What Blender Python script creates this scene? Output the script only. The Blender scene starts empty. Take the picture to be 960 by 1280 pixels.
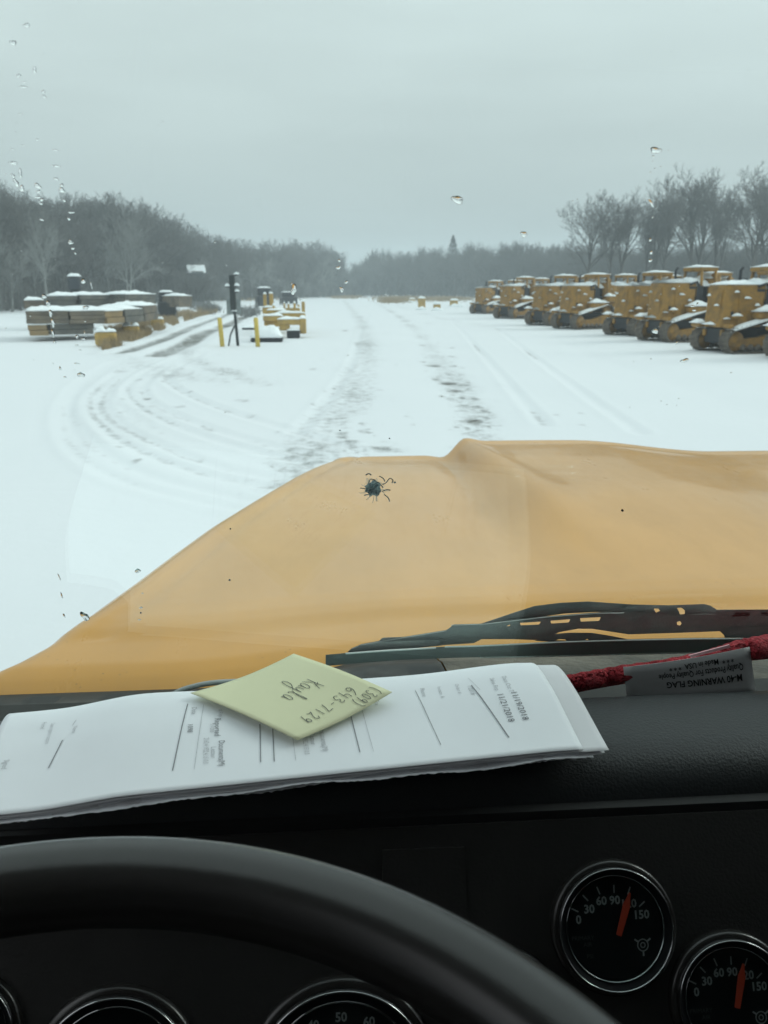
import bpy, bmesh, math, random
import numpy as np
from mathutils import Vector, Matrix, noise
random.seed(7)
R = math.radians
sc = bpy.context.scene
COL = sc.collection

# ------------------------------------------------------------------ camera
HC = 2.3                      # eye height above the snow
PITCH, YAW, F = R(15.5), R(4.2), 1000.0
cam_d = bpy.data.cameras.new('camera'); cam = bpy.data.objects.new('camera', cam_d); COL.objects.link(cam)
cam.location = (0, 0, HC); cam.rotation_euler = (math.pi/2 - PITCH, 0, -YAW)
cam_d.sensor_fit = 'VERTICAL'; cam_d.sensor_height = 36.0; cam_d.lens = F/1280*36.0
cam_d.clip_start = 0.01; cam_d.clip_end = 3000
cam_d.dof.use_dof = True; cam_d.dof.focus_distance = 0.68; cam_d.dof.aperture_fstop = 16.0
sc.camera = cam

# ------------------------------------------------------------------ world: overcast winter sky
w = bpy.data.worlds.new('World'); sc.world = w; w.use_nodes = True
nt = w.node_tree; nt.nodes.clear()
def N(nt, typ, **kw):
    n = nt.nodes.new(typ)
    for k, v in kw.items(): setattr(n, k, v)
    return n
out = N(nt, 'ShaderNodeOutputWorld'); bg = N(nt, 'ShaderNodeBackground')
SUN_EL, SUN_AZ = R(30), R(78)
sky = N(nt, 'ShaderNodeTexSky', sky_type='NISHITA', sun_disc=False, sun_elevation=SUN_EL, sun_rotation=SUN_AZ)
sky.air_density = 1.0; sky.dust_density = 4.0
bw = N(nt, 'ShaderNodeRGBToBW'); nt.links.new(sky.outputs[0], bw.inputs[0])
flat = N(nt, 'ShaderNodeMix', data_type='FLOAT'); flat.inputs[0].default_value = 0.9
nt.links.new(bw.outputs[0], flat.inputs[2]); flat.inputs[3].default_value = 9.0
tc = N(nt, 'ShaderNodeTexCoord'); sep = N(nt, 'ShaderNodeSeparateXYZ'); nt.links.new(tc.outputs['Generated'], sep.inputs[0])
mr = N(nt, 'ShaderNodeMapRange'); nt.links.new(sep.outputs[2], mr.inputs[0])
mr.inputs[1].default_value = 0.0; mr.inputs[2].default_value = .45; mr.inputs[3].default_value = 0.325; mr.inputs[4].default_value = 1.0
mp = N(nt, 'ShaderNodeMapping'); mp.inputs['Scale'].default_value = (1, 1, 5.0); nt.links.new(tc.outputs['Generated'], mp.inputs[0])
cn = N(nt, 'ShaderNodeTexNoise'); cn.inputs['Scale'].default_value = 1.6; cn.inputs['Detail'].default_value = 4; cn.inputs['Roughness'].default_value = .45
nt.links.new(mp.outputs[0], cn.inputs['Vector'])
cr = N(nt, 'ShaderNodeMapRange'); nt.links.new(cn.outputs[0], cr.inputs[0]); cr.inputs[1].default_value = .3; cr.inputs[2].default_value = .7
cr.inputs[3].default_value = .88; cr.inputs[4].default_value = 1.13
m1 = N(nt, 'ShaderNodeMath', operation='MULTIPLY'); nt.links.new(mr.outputs[0], m1.inputs[0]); nt.links.new(cr.outputs[0], m1.inputs[1])
m2 = N(nt, 'ShaderNodeMath', operation='MULTIPLY'); nt.links.new(m1.outputs[0], m2.inputs[0]); nt.links.new(flat.outputs[0], m2.inputs[1])
vm = N(nt, 'ShaderNodeVectorMath', operation='SCALE'); vm.inputs[0].default_value = (0.95, 1.0, 1.02); nt.links.new(m2.outputs[0], vm.inputs[3])
nt.links.new(vm.outputs[0], bg.inputs[0]); bg.inputs[1].default_value = 0.136
nt.links.new(bg.outputs[0], out.inputs[0])

sun_d = bpy.data.lights.new('sun', 'SUN'); sun_d.energy = 1.35; sun_d.angle = R(22); sun_d.color = (1, .97, .93)
sun = bpy.data.objects.new('sun', sun_d); COL.objects.link(sun)
sun.rotation_euler = (math.pi/2 - SUN_EL, 0, math.pi - SUN_AZ)
sun.location = (0, 0, 60)
sc.view_settings.view_transform = 'Standard'; sc.view_settings.look = 'None'
sc.view_settings.exposure = 0.0; sc.view_settings.gamma = 1.0; sc.view_settings.use_curve_mapping = False
try:
    sc.cycles.use_denoising = True; sc.cycles.transparent_max_bounces = 16; sc.cycles.max_bounces = 8
    sc.cycles.volume_bounces = 1; sc.cycles.caustics_refractive = False; sc.cycles.sample_clamp_indirect = 6
except Exception: pass

# ------------------------------------------------------------------ projection of photo pixels into the place (measuring aid)
cp, sp, cy_, sy_ = math.cos(PITCH), math.sin(PITCH), math.cos(YAW), math.sin(YAW)
CF = Vector((sy_*cp, cy_*cp, -sp)); CR = Vector((cy_, -sy_, 0)); CU = Vector((sy_*sp, cy_*sp, cp))
O = Vector((0, 0, HC))
def ray(u, v): return CF + CR*((u-480)/F) + CU*((640-v)/F)
def at_z(u, v, z): r = ray(u, v); return O + r*((z-HC)/r.z)
def at_y(u, v, y): r = ray(u, v); return O + r*(y/r.y)
def at_pl(u, v, p0, n): r = ray(u, v); return O + r*((p0-O).dot(n)/r.dot(n))
def G(u, v, z=0.0): return at_z(u, v, z)
def at_h(u, v, d):            # on the ray, at horizontal distance d
    r = ray(u, v); return O + r*(d/math.hypot(r.x, r.y))

# ------------------------------------------------------------------ materials
def mat(name, col, rough=.6, spec=.5, metal=0, var=.15, scale=8, bump=0, bscale=60, col2=None, lo=.35, hi=.65, coat=0, coords='Object'):
    m = bpy.data.materials.new(name); m.use_nodes = True; t = m.node_tree; b = t.nodes['Principled BSDF']
    b.inputs['Roughness'].default_value = rough; b.inputs['Metallic'].default_value = metal
    b.inputs['Specular IOR Level'].default_value = spec; b.inputs['Coat Weight'].default_value = coat; b.inputs['Coat Roughness'].default_value = .08
    tc = N(t, 'ShaderNodeTexCoord'); nz = N(t, 'ShaderNodeTexNoise'); nz.inputs['Scale'].default_value = scale; nz.inputs['Detail'].default_value = 5
    t.links.new(tc.outputs[coords], nz.inputs['Vector'])
    rp = N(t, 'ShaderNodeMapRange'); rp.inputs[1].default_value = lo; rp.inputs[2].default_value = hi; t.links.new(nz.outputs[0], rp.inputs[0])
    mx = N(t, 'ShaderNodeMix', data_type='RGBA'); t.links.new(rp.outputs[0], mx.inputs[0])
    c2 = col2 if col2 else tuple(c*(1-var) for c in col); c1 = col if col2 else tuple(min(1, c*(1+var)) for c in col)
    mx.inputs[6].default_value = (*c1, 1); mx.inputs[7].default_value = (*c2, 1); t.links.new(mx.outputs[2], b.inputs['Base Color'])
    if bump:
        n2 = N(t, 'ShaderNodeTexNoise'); n2.inputs['Scale'].default_value = bscale; n2.inputs['Detail'].default_value = 4
        t.links.new(tc.outputs[coords], n2.inputs['Vector'])
        bp = N(t, 'ShaderNodeBump'); bp.inputs['Strength'].default_value = bump; bp.inputs['Distance'].default_value = .01
        t.links.new(n2.outputs[0], bp.inputs['Height']); t.links.new(bp.outputs[0], b.inputs['Normal'])
    return m
M = {}
M['hood'] = mat('yellow_orange_paint', (.60, .295, .060), .34, .35, var=.06, scale=3, coat=.36)
def grime(m, f=.8):
    t = m.node_tree; b = t.nodes['Principled BSDF']; src = b.inputs['Base Color'].links[0].from_socket
    tc = N(t, 'ShaderNodeTexCoord'); mp_ = N(t, 'ShaderNodeMapping'); mp_.inputs['Scale'].default_value = (7, 2.2, 7); t.links.new(tc.outputs['Object'], mp_.inputs[0])
    n1 = N(t, 'ShaderNodeTexNoise'); n1.inputs['Scale'].default_value = 1.5; n1.inputs['Detail'].default_value = 9; n1.inputs['Roughness'].default_value = .72; t.links.new(mp_.outputs[0], n1.inputs['Vector'])
    r_ = N(t, 'ShaderNodeMapRange'); r_.inputs[1].default_value = .45; r_.inputs[2].default_value = .80; r_.inputs[4].default_value = .30; t.links.new(n1.outputs[0], r_.inputs[0])
    m_ = N(t, 'ShaderNodeMix', data_type='RGBA'); t.links.new(r_.outputs[0], m_.inputs[0]); t.links.new(src, m_.inputs[6]); m_.inputs[7].default_value = (.50*f, .30*f, .13*f, 1); t.links.new(m_.outputs[2], b.inputs['Base Color'])
    r2 = N(t, 'ShaderNodeMapRange'); r2.inputs[1].default_value = .35; r2.inputs[2].default_value = .7; r2.inputs[3].default_value = .27; r2.inputs[4].default_value = .40; t.links.new(n1.outputs[0], r2.inputs[0]); t.links.new(r2.outputs[0], b.inputs['Roughness'])
    v_ = N(t, 'ShaderNodeTexVoronoi'); v_.inputs['Scale'].default_value = 95; t.links.new(tc.outputs['Object'], v_.inputs['Vector'])
    r3 = N(t, 'ShaderNodeMapRange'); r3.inputs[1].default_value = .05; r3.inputs[2].default_value = .16; r3.inputs[3].default_value = 1; r3.inputs[4].default_value = 0; t.links.new(v_.outputs['Distance'], r3.inputs[0])
    n3 = N(t, 'ShaderNodeTexNoise'); n3.inputs['Scale'].default_value = 9; t.links.new(tc.outputs['Object'], n3.inputs['Vector']); r4 = N(t, 'ShaderNodeMapRange'); r4.inputs[1].default_value = .55; r4.inputs[2].default_value = .68; t.links.new(n3.outputs[0], r4.inputs[0])
    mu = N(t, 'ShaderNodeMath', operation='MULTIPLY'); t.links.new(r3.outputs[0], mu.inputs[0]); t.links.new(r4.outputs[0], mu.inputs[1]); mu2 = N(t, 'ShaderNodeMath', operation='MULTIPLY'); t.links.new(mu.outputs[0], mu2.inputs[0]); mu2.inputs[1].default_value = .6
    m2 = N(t, 'ShaderNodeMix', data_type='RGBA'); t.links.new(mu2.outputs[0], m2.inputs[0]); t.links.new(m_.outputs[2], m2.inputs[6]); m2.inputs[7].default_value = (.16, .11, .06, 1); t.links.new(m2.outputs[2], b.inputs['Base Color'])
grime(M['hood'])
M['cowl'] = mat('weathered_grey_plastic', (.075, .07, .06), .8, .3, col2=(.15, .135, .11), scale=14, bump=.5, bscale=90)
M['blackcowl'] = mat('black_vent_plastic', (.02, .022, .022), .6, .4, col2=(.06, .062, .06), scale=22, lo=.5, hi=.75)
M['dash'] = mat('black_dash_vinyl', (.020, .023, .024), .46, .35, var=.1, bump=.16, bscale=520)
M['panel'] = mat('dark_brown_panel_plastic', (.0165, .0162, .0155), .55, .35, var=.2, scale=12, bump=.12, bscale=500)
M['strip'] = mat('grey_dash_trim', (.014, .015, .015), .6, .3, var=.1)
M['rim'] = mat('charcoal_soft_wheel_rubber', (.0145, .0138, .0130), .27, .6, var=.05)
M['wiper'] = mat('black_painted_steel', (.27, .27, .27), .5, .5, col2=(.34, .34, .33), scale=60, bump=.1, bscale=300)
M['rubber'] = mat('black_rubber', (.19, .19, .19), .5, .4, var=.2)
M['wire_highlight'] = mat('wire_and_edge_highlight', (.62, .62, .6), .4, .5)  # light grey for the spring wires and the painted wiper highlights
M['chrome'] = mat('dark_chrome', (.42, .43, .44), .06, .5, metal=1, var=.02)
M['dial'] = mat('black_dial_face', (.004, .005, .006), .6, .1, var=.1)
M['dialtext'] = mat('grey_dial_print', (.22, .23, .23), .7, .2, var=.05)
M['needle'] = mat('red_needle', (.42, .045, .02), .5, .3, var=.1)
M['cab'] = mat('grey_cab_lining', (.05, .05, .048), .9, .2)
M['roof'] = mat('grey_headliner', (.10, .10, .095), .95, .1)
M['paper'] = mat('white_office_paper', (.83, .86, .89), .75, .25, var=.015, scale=20)
M['paper2'] = mat('greyer_white_paper', (.70, .71, .73), .8, .2, var=.02, scale=20)
M['ink'] = mat('grey_printer_ink', (.22, .225, .24), .8, .1, var=.1)
M['inkfaint'] = mat('faint_printer_ink', (.48, .49, .51), .8, .1, var=.15, scale=200)
M['note'] = mat('pale_yellow_note_paper', (.70, .70, .47), .8, .2, var=.02, scale=25)
M['pen'] = mat('dark_pen_ink', (.05, .06, .07), .6, .2)
M['red'] = mat('red_nylon_mesh', (.50, .035, .05), .65, .4, var=.25, scale=220, bump=.9, bscale=420)
M['pink'] = mat('pale_pink_tag_edge', (.75, .45, .48), .6, .4)
M['tag'] = mat('grey_satin_label', (.52, .53, .53), .4, .5, var=.06, scale=30)
M['tagink'] = mat('black_label_print', (.02, .02, .02), .7, .1)
M['hose'] = mat('clear_grey_hose', (.35, .37, .36), .25, .5)
M['dozer'] = mat('machine_yellow_paint', (.335, .178, .033), .55, .35, col2=(.14, .085, .035), scale=3.5, lo=.4, hi=.8)
M['dozerfar'] = mat('faded_machine_yellow', (.50, .33, .10), .6, .3, col2=(.36, .25, .1), scale=3)
M['steel'] = mat('muddy_track_steel', (.085, .075, .065), .7, .4, col2=(.17, .14, .11), scale=6)
M['dark'] = mat('near_black_machine_parts', (.02, .022, .026), .6, .4)
M['glassd'] = mat('dark_cab_glass', (.015, .02, .03), .15, .5, var=.05)
M['snowcap'] = mat('settled_snow', (.84, .87, .89), .9, .2, var=.03, bump=.3, bscale=12)
M['bark'] = mat('dark_wet_bark', (.05, .045, .04), .9, .2, col2=(.13, .125, .115), scale=3)
M['twig'] = mat('snow_dusted_twigs', (.085, .08, .074), .9, .1, col2=(.32, .33, .33), scale=.30, lo=.40, hi=.70)
M['twigd'] = mat('bare_brown_twigs', (.05, .047, .042), .9, .1, col2=(.22, .22, .21), scale=.22, lo=.42, hi=.7)
M['pale'] = mat('frosted_pale_bark', (.29, .30, .29), .9, .1, col2=(.14, .14, .135), scale=.5)
M['conifer'] = mat('dark_conifer_needles', (.022, .035, .028), .9, .2, col2=(.06, .08, .07), scale=2)
M['timber'] = mat('weathered_timber', (.20, .165, .125), .85, .2, col2=(.11, .10, .09), scale=1.6)
M['timberg'] = mat('grey_wet_timber', (.105, .105, .10), .85, .2, col2=(.17, .16, .14), scale=2)
M['timbero'] = mat('fresh_tan_timber', (.30, .21, .11), .85, .2, col2=(.22, .17, .11), scale=2)
M['grass'] = mat('dead_tan_grass', (.38, .28, .16), .9, .1, col2=(.22, .17, .11), scale=2)
M['bollard'] = mat('yellow_bollard_paint', (.58, .43, .10), .6, .3, var=.1)
M['post'] = mat('dark_green_grey_post', (.03, .037, .038), .6, .4)
M['board'] = mat('grey_sheet_metal', (.25, .28, .28), .6, .4)
M['wall'] = mat('pale_house_wall', (.07, .075, .075), .8, .2)

def glass_mat():
    m = bpy.data.materials.new('tinted_windshield_glass'); m.use_nodes = True; t = m.node_tree; t.nodes.clear()
    o = N(t, 'ShaderNodeOutputMaterial'); tr = N(t, 'ShaderNodeBsdfTransparent'); tr.inputs[0].default_value = (.905, .968, .952, 1)
    gl = N(t, 'ShaderNodeBsdfGlossy'); gl.inputs['Roughness'].default_value = 0.004; gl.inputs[0].default_value = (.93, 1, .98, 1)
    g = N(t, 'ShaderNodeNewGeometry'); d = N(t, 'ShaderNodeVectorMath', operation='DOT_PRODUCT')
    t.links.new(g.outputs['Normal'], d.inputs[0]); t.links.new(g.outputs['Incoming'], d.inputs[1])
    a = N(t, 'ShaderNodeMath', operation='ABSOLUTE'); t.links.new(d.outputs['Value'], a.inputs[0])
    s = N(t, 'ShaderNodeMath', operation='SUBTRACT'); s.inputs[0].default_value = 1; t.links.new(a.outputs[0], s.inputs[1])
    p = N(t, 'ShaderNodeMath', operation='POWER'); t.links.new(s.outputs[0], p.inputs[0]); p.inputs[1].default_value = 5
    q = N(t, 'ShaderNodeMath', operation='MULTIPLY_ADD'); t.links.new(p.outputs[0], q.inputs[0]); q.inputs[1].default_value = .96; q.inputs[2].default_value = .04
    mx = N(t, 'ShaderNodeMixShader'); t.links.new(q.outputs[0], mx.inputs[0]); t.links.new(tr.outputs[0], mx.inputs[1]); t.links.new(gl.outputs[0], mx.inputs[2])
    t.links.new(mx.outputs[0], o.inputs[0]); return m
M['glass'] = glass_mat()
def clear_mat(name, ior, rough=0, col=(1, 1, 1)):
    m = bpy.data.materials.new(name); m.use_nodes = True; t = m.node_tree; t.nodes.clear()
    o = N(t, 'ShaderNodeOutputMaterial'); g = N(t, 'ShaderNodeBsdfGlass'); g.inputs['IOR'].default_value = ior; g.inputs['Roughness'].default_value = rough; g.inputs[0].default_value = (*col, 1)
    t.links.new(g.outputs[0], o.inputs[0]); return m
M['water'] = clear_mat('rain_water', 1.33)
M['chip'] = mat('crushed_glass_crater', (.09, .14, .19), .2, .6, col2=(.48, .56, .60), scale=650, lo=.38, hi=.62)
M['chipdark'] = mat('dark_crack_lines', (.06, .07, .08), .3, .5)
M['chiplight'] = mat('white_crack_lines', (.7, .75, .75), .4, .5)

# ------------------------------------------------------------------ object helpers
def tag(o, label=None, cat=None, group=None, kind=None):
    if label: o['label'] = label
    if cat: o['category'] = cat
    if group: o['group'] = group
    if kind: o['kind'] = kind
    return o
def empty(name, loc, rz=0, parent=None):
    o = bpy.data.objects.new(name, None); COL.objects.link(o); o.location = loc; o.rotation_euler = (0, 0, rz); o.empty_display_size = .2
    return o
class MB:
    def __init__(s): s.v = []; s.f = []; s.smooth = []
    def add(s, vs, fs, sm=False):
        k = len(s.v); s.v += [tuple(v) for v in vs]; s.f += [tuple(i+k for i in f) for f in fs]; s.smooth += [sm]*len(fs)
    def box(s, c, size, rz=0, bev=0, mtx=None):
        x, y, z = [q/2 for q in size]
        if bev:
            b = bev; vs = []
            for sz, zz in ((-1, z), (1, z)):
                pass
            prof = [(-x+b, -y), (x-b, -y), (x, -y+b), (x, y-b), (x-b, y), (-x+b, y), (-x, y-b), (-x, -y+b)]
            ins = [((px-b*np.sign(px)) if abs(px) > x-b-1e-9 else px, (py-b*np.sign(py)) if abs(py) > y-b-1e-9 else py) for px, py in prof]
            rings = [(ins, -z), (prof, -z+b), (prof, z-b), (ins, z)]
            for pr, zz in rings: vs += [(px, py, zz) for px, py in pr]
            fs = [tuple(range(7, -1, -1)), tuple(range(24, 32))]
            for k in range(3):
                for i in range(8): j = (i+1) % 8; fs.append((k*8+i, k*8+j, k*8+8+j, k*8+8+i))
        else:
            vs = [(-x, -y, -z), (x, -y, -z), (x, y, -z), (-x, y, -z), (-x, -y, z), (x, -y, z), (x, y, z), (-x, y, z)]
            fs = [(3, 2, 1, 0), (4, 5, 6, 7), (0, 1, 5, 4), (1, 2, 6, 5), (2, 3, 7, 6), (3, 0, 4, 7)]
        m = Matrix.Translation(c) @ Matrix.Rotation(rz, 4, 'Z')
        if mtx is not None: m = m @ mtx
        s.add([m @ Vector(v) for v in vs], fs)
        return s
    def hexa(s, bot, top):    # two quads
        s.add(list(bot)+list(top), [(3, 2, 1, 0), (4, 5, 6, 7), (0, 1, 5, 4), (1, 2, 6, 5), (2, 3, 7, 6), (3, 0, 4, 7)]); return s
    def tube(s, pts, rad, n=8, closed=False, sm=True, scale2=None):
        pts = [Vector(p) for p in pts]; L = len(pts)
        rr = rad if isinstance(rad, (list, tuple)) else [rad]*L
        vs = []; fs = []; up = None
        for i, p in enumerate(pts):
            if closed: t = (pts[(i+1) % L]-pts[i-1])
            else: t = pts[min(i+1, L-1)]-pts[max(i-1, 0)]
            t.normalize()
            if up is None: up = Vector((0, 0, 1)) if abs(t.z) < .9 else Vector((1, 0, 0))
            a = t.cross(up).normalized(); b = a.cross(t).normalized(); up = b
            for k in range(n):
                an = 2*math.pi*k/n; vs.append(p+a*rr[i]*math.cos(an)+b*rr[i]*math.sin(an))
        for i in range(L if closed else L-1):
            j = (i+1) % L
            for k in range(n): q = (k+1) % n; fs.append((i*n+k, i*n+q, j*n+q, j*n+k))
        if not closed: fs += [tuple(range(n))[::-1], tuple((L-1)*n+k for k in range(n))]
        s.add(vs, fs, sm); return s
    def prism(s, outline, axis, thick, place):   # outline 2D list, place(a,b,h)->Vector
        n = len(outline); vs = [place(a, b, 0) for a, b in outline]+[place(a, b, thick) for a, b in outline]
        fs = [tuple(range(n))[::-1], tuple(range(n, 2*n))]+[(i, (i+1) % n, n+(i+1) % n, n+i) for i in range(n)]
        s.add(vs, fs); return s
    def build(s, name, m, parent=None, loc=None):
        me = bpy.data.meshes.new(name); me.from_pydata(s.v, [], s.f); me.polygons.foreach_set('use_smooth', s.smooth)
        bm = bmesh.new(); bm.from_mesh(me); bmesh.ops.recalc_face_normals(bm, faces=bm.faces[:]); bm.to_mesh(me); bm.free()
        me.update(); o = bpy.data.objects.new(name, me); COL.objects.link(o)
        for x in (m if isinstance(m, (list, tuple)) else [m] if m else []): me.materials.append(x)
        if parent is not None:
            o.parent = parent
        return o
def grid_obj(name, P, m, parent=None, thick=0, smooth=True):
    """P: 2D list of Vectors; thick: solid thickness downwards along -normal"""
    nr, ncl = len(P), len(P[0]); vs = [p for r in P for p in r]; fs = []
    for i in range(nr-1):
        for j in range(ncl-1): fs.append((i*ncl+j, i*ncl+j+1, (i+1)*ncl+j+1, (i+1)*ncl+j))
    b = MB()
    if thick:
        k = len(vs); nv = []
        for i in range(nr):
            for j in range(ncl):
                du = P[i][min(j+1, ncl-1)]-P[i][max(j-1, 0)]; dv = P[min(i+1, nr-1)][j]-P[max(i-1, 0)][j]
                n = du.cross(dv).normalized(); 
                if n.z < 0: n = -n
                nv.append(P[i][j]-n*thick)
        vs = vs+nv; fs2 = [tuple(k+q for q in f[::-1]) for f in fs]
        rim = [(0, j) for j in range(ncl)]+[(i, ncl-1) for i in range(1, nr)]+[(nr-1, j) for j in range(ncl-2, -1, -1)]+[(i, 0) for i in range(nr-2, 0, -1)]
        idx = [i*ncl+j for i, j in rim]; side = [(idx[q], idx[(q+1) % len(idx)], k+idx[(q+1) % len(idx)], k+idx[q]) for q in range(len(idx))]
        b.add(vs, fs+fs2, smooth); b.f += side; b.smooth += [False]*len(side)
    else: b.add(vs, fs, smooth)
    return b.build(name, m, parent)
def interp(x, pts):
    if x <= pts[0][0]: return pts[0][1]
    for (a, p), (b, q) in zip(pts, pts[1:]):
        if x <= b: return p+(q-p)*(x-a)/(b-a)
    return pts[-1][1]
def sm(x, a, b):
    t = max(0, min(1, (x-a)/(b-a))); return t*t*(3-2*t)
def text_mesh(body, size, place, bold=0, align='CENTER'):
    """text as flat polygons mapped by place(x, y)"""
    c = bpy.data.curves.new('t', 'FONT'); c.body = body; c.size = size; c.align_x = align; c.align_y = 'CENTER'; c.resolution_u = 2; c.offset = bold
    o = bpy.data.objects.new('t', c); COL.objects.link(o); dg = bpy.context.evaluated_depsgraph_get()
    me = bpy.data.meshes.new_from_object(o.evaluated_get(dg)); vs = [place(v.co.x, v.co.y) for v in me.vertices]; fs = [tuple(p.vertices) for p in me.polygons]
    bpy.data.objects.remove(o); bpy.data.curves.remove(c); bpy.data.meshes.remove(me)
    return vs, fs
def ribbon(b, pts, wd, nrm):
    """flat pen stroke: pts Vectors on a surface with normal nrm"""
    L = len(pts); vs = []; fs = []
    for i, p in enumerate(pts):
        t = (pts[min(i+1, L-1)]-pts[max(i-1, 0)])
        if t.length < 1e-9: t = Vector((1, 0, 0))
        s = t.normalized().cross(nrm).normalized()*wd/2; vs += [p-s, p+s]
    for i in range(L-1): fs.append((2*i, 2*i+1, 2*i+3, 2*i+2))
    b.add(vs, fs)
def smooth_poly(pts, k=4):
    out = []; n = len(pts)
    for i in range(n-1):
        p0, p1, p2, p3 = pts[max(i-1, 0)], pts[i], pts[i+1], pts[min(i+2, n-1)]
        for q in range(k):
            t = q/k
            out.append(tuple(.5*((2*b)+(-a+c)*t+(2*a-5*b+4*c-d)*t*t+(-a+3*b-3*c+d)*t**3) for a, b, c, d in zip(p0, p1, p2, p3)))
    out.append(tuple(pts[-1])); return out
def copy_tree(o, parent=None):
    c = o.copy(); COL.objects.link(c); c.parent = parent
    for ch in KIDS.get(o.name, []): copy_tree(ch, c)
    return c
KIDS = {}
def note_kids(root):
    bpy.context.view_layer.update()
    for o in COL.objects:
        if o.parent: KIDS.setdefault(o.parent.name, [])
    KIDS.clear()
    for o in COL.objects:
        if o.parent: KIDS.setdefault(o.parent.name, []).append(o)

# ================================================================== GROUND
RUTS = [([(150,441),(185,431),(215,420),(250,405),(285,393),(300,386),(330,379)], .50, .62),
        ([(195,444),(215,437),(235,429),(256,416),(290,404),(306,395),(330,387)], .62, .66)]
ARCS = [[(175,441),(120,462),(88,490),(78,525),(100,566),(160,600),(250,622),(340,640)], [(180,442),(128,463),(98,492),(92,524),(118,560),(180,592),(270,614),(350,630)],
        [(205,443),(150,465),(116,492),(118,520),(165,556),(250,588),(340,604)], [(212,444),(160,466),(130,494),(134,520),(185,550),(270,580),(360,596)],
        [(232,442),(180,466),(160,488),(190,516),(260,545),(350,568),(430,588)], [(238,443),(192,467),(176,489),(208,514),(280,540),(370,562),(450,580)], [(255,440),(215,462),(212,478),(262,505),(350,532),(450,560)],
        [(470,376),(452,410),(440,450),(415,490),(370,540)], [(620,410),(700,470),(800,540)], [(560,395),(610,450),(680,530)]]
BANDS = [([(430,376),(450,400),(457,430),(450,470),(425,510),(395,550),(360,600)], 1.0, .42),
         ([(470,378),(505,400),(535,430),(552,455),(568,480),(592,520),(605,560)], .8, .40),
         ([(490,380),(540,395),(590,405),(640,412)], 1.2, .34), ([(130,440),(180,455),(240,470),(330,480)], 1.6, .36),
         ([(235,436),(250,452),(330,480)], .9, .45), ([(110,470),(170,520),(300,560),(420,590)], 2.0, .25), ([(560,430),(700,500),(820,560)], 1.2, .2), ([(640,400),(760,450),(960,520)], .5, .22)]
SPOTS = [(455,440,.5),(460,462,.5),(543,456,.9),(560,478,.9),(568,487,.8),(580,507,.7),(590,524,.8),(478,558,.8),(470,556,.6),(500,561,.6),(302,500,.5),(313,519,.5),(150,463,.6),(300,458,.35),(545,470,.6),(592,527,.7),(520,403,.5),(505,401,.6),(535,404,.5),(690,532,.3)]
az = np.concatenate([np.linspace(-180, -40, 36, endpoint=False), np.linspace(-40, 40, 560, endpoint=False), np.linspace(40, 180, 36, endpoint=False)])
rad = np.concatenate([[0.0], np.geomspace(1.2, 150, 430), np.geomspace(155, 900, 30)])
A, Rr = np.meshgrid(np.radians(az), rad)
GX = Rr*np.sin(A); GY = Rr*np.cos(A)
mud = np.zeros_like(GX); dz = np.zeros_like(GX)
def seg_d(pts):
    P = [G(u, v) for u, v in smooth_poly(pts, 5)]; d = np.full_like(GX, 1e9)
    for a, b in zip(P, P[1:]):
        ex, ey = b.x-a.x, b.y-a.y; L2 = ex*ex+ey*ey+1e-9
        t = np.clip(((GX-a.x)*ex+(GY-a.y)*ey)/L2, 0, 1); d = np.minimum(d, np.hypot(GX-a.x-t*ex, GY-a.y-t*ey))
    return d
for pts, wd, s in RUTS:
    d = seg_d(pts); g = s*np.exp(-(d/wd)**4); mud = np.maximum(mud, g); dz -= .05*np.exp(-(d/wd)**2); dz += .04*np.exp(-((d-wd*1.6)/(wd*.5))**2)
for pts in ARCS:
    d = seg_d(pts); am = .44*(.55+.45*np.sin(GX*.55+GY*.23+len(pts))); mud = np.maximum(mud, am*np.exp(-(d/.15)**2)); dz -= .024*np.exp(-(d/.13)**2); dz += .013*np.exp(-((d-.24)/.10)**2)
for pts, wd, s in BANDS:
    d = seg_d(pts); mud = np.maximum(mud, s*np.exp(-(d/wd)**2)); dz -= .02*np.exp(-(d/wd)**2)
for u, v, s in SPOTS:
    p = G(u, v); sx = .16+.009*p.y; d = np.hypot((GX-p.x)/sx, (GY-p.y)/(sx*1.7)); mud = np.maximum(mud, s*.85*np.exp(-d**2)); dz -= .02*s*np.exp(-d**2)
rsp = random.Random(12)
for k in range(340):
    c_ = rsp.choice([0, 0, 1, 1, 2, 3]); u, v = [(rsp.gauss(560, 26), rsp.uniform(425, 535)), (rsp.gauss(450, 30), rsp.uniform(400, 575)), (rsp.uniform(130, 460), rsp.uniform(440, 585)), (rsp.uniform(440, 760), rsp.uniform(380, 560))][c_]
    if c_ == 0: u = interp(v, [(425,535),(455,552),(480,568),(520,592),(560,605)])+rsp.gauss(0, 12)
    p = G(u, v); sx = rsp.uniform(.04, .16)*(1+p.y*.02); x0, x1 = np.searchsorted(az, [math.degrees(math.atan2(p.x, p.y))-4, math.degrees(math.atan2(p.x, p.y))+4]); sl = (slice(None), slice(x0, x1))
    d = np.hypot((GX[sl]-p.x)/sx, (GY[sl]-p.y)/(sx*rsp.uniform(1.5, 3.2))); mud[sl] = np.maximum(mud[sl], rsp.uniform(.3, .62 if c_ < 3 else .38)*np.exp(-d**2))
dz += .015*np.sin(GX*.9+GY*.3)*np.sin(GY*.5)
nr, na = GX.shape
vs = np.stack([GX, GY, dz], -1).reshape(-1, 3)
idx = np.arange(nr*na).reshape(nr, na); a_ = idx[:-1]; b_ = idx[1:]
quads = np.stack([a_, np.roll(a_, -1, 1), np.roll(b_, -1, 1), b_], -1).reshape(-1, 4)[:, ::-1]
me = bpy.data.meshes.new('snowy_ground'); me.vertices.add(len(vs)); me.vertices.foreach_set('co', vs.ravel())
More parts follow.
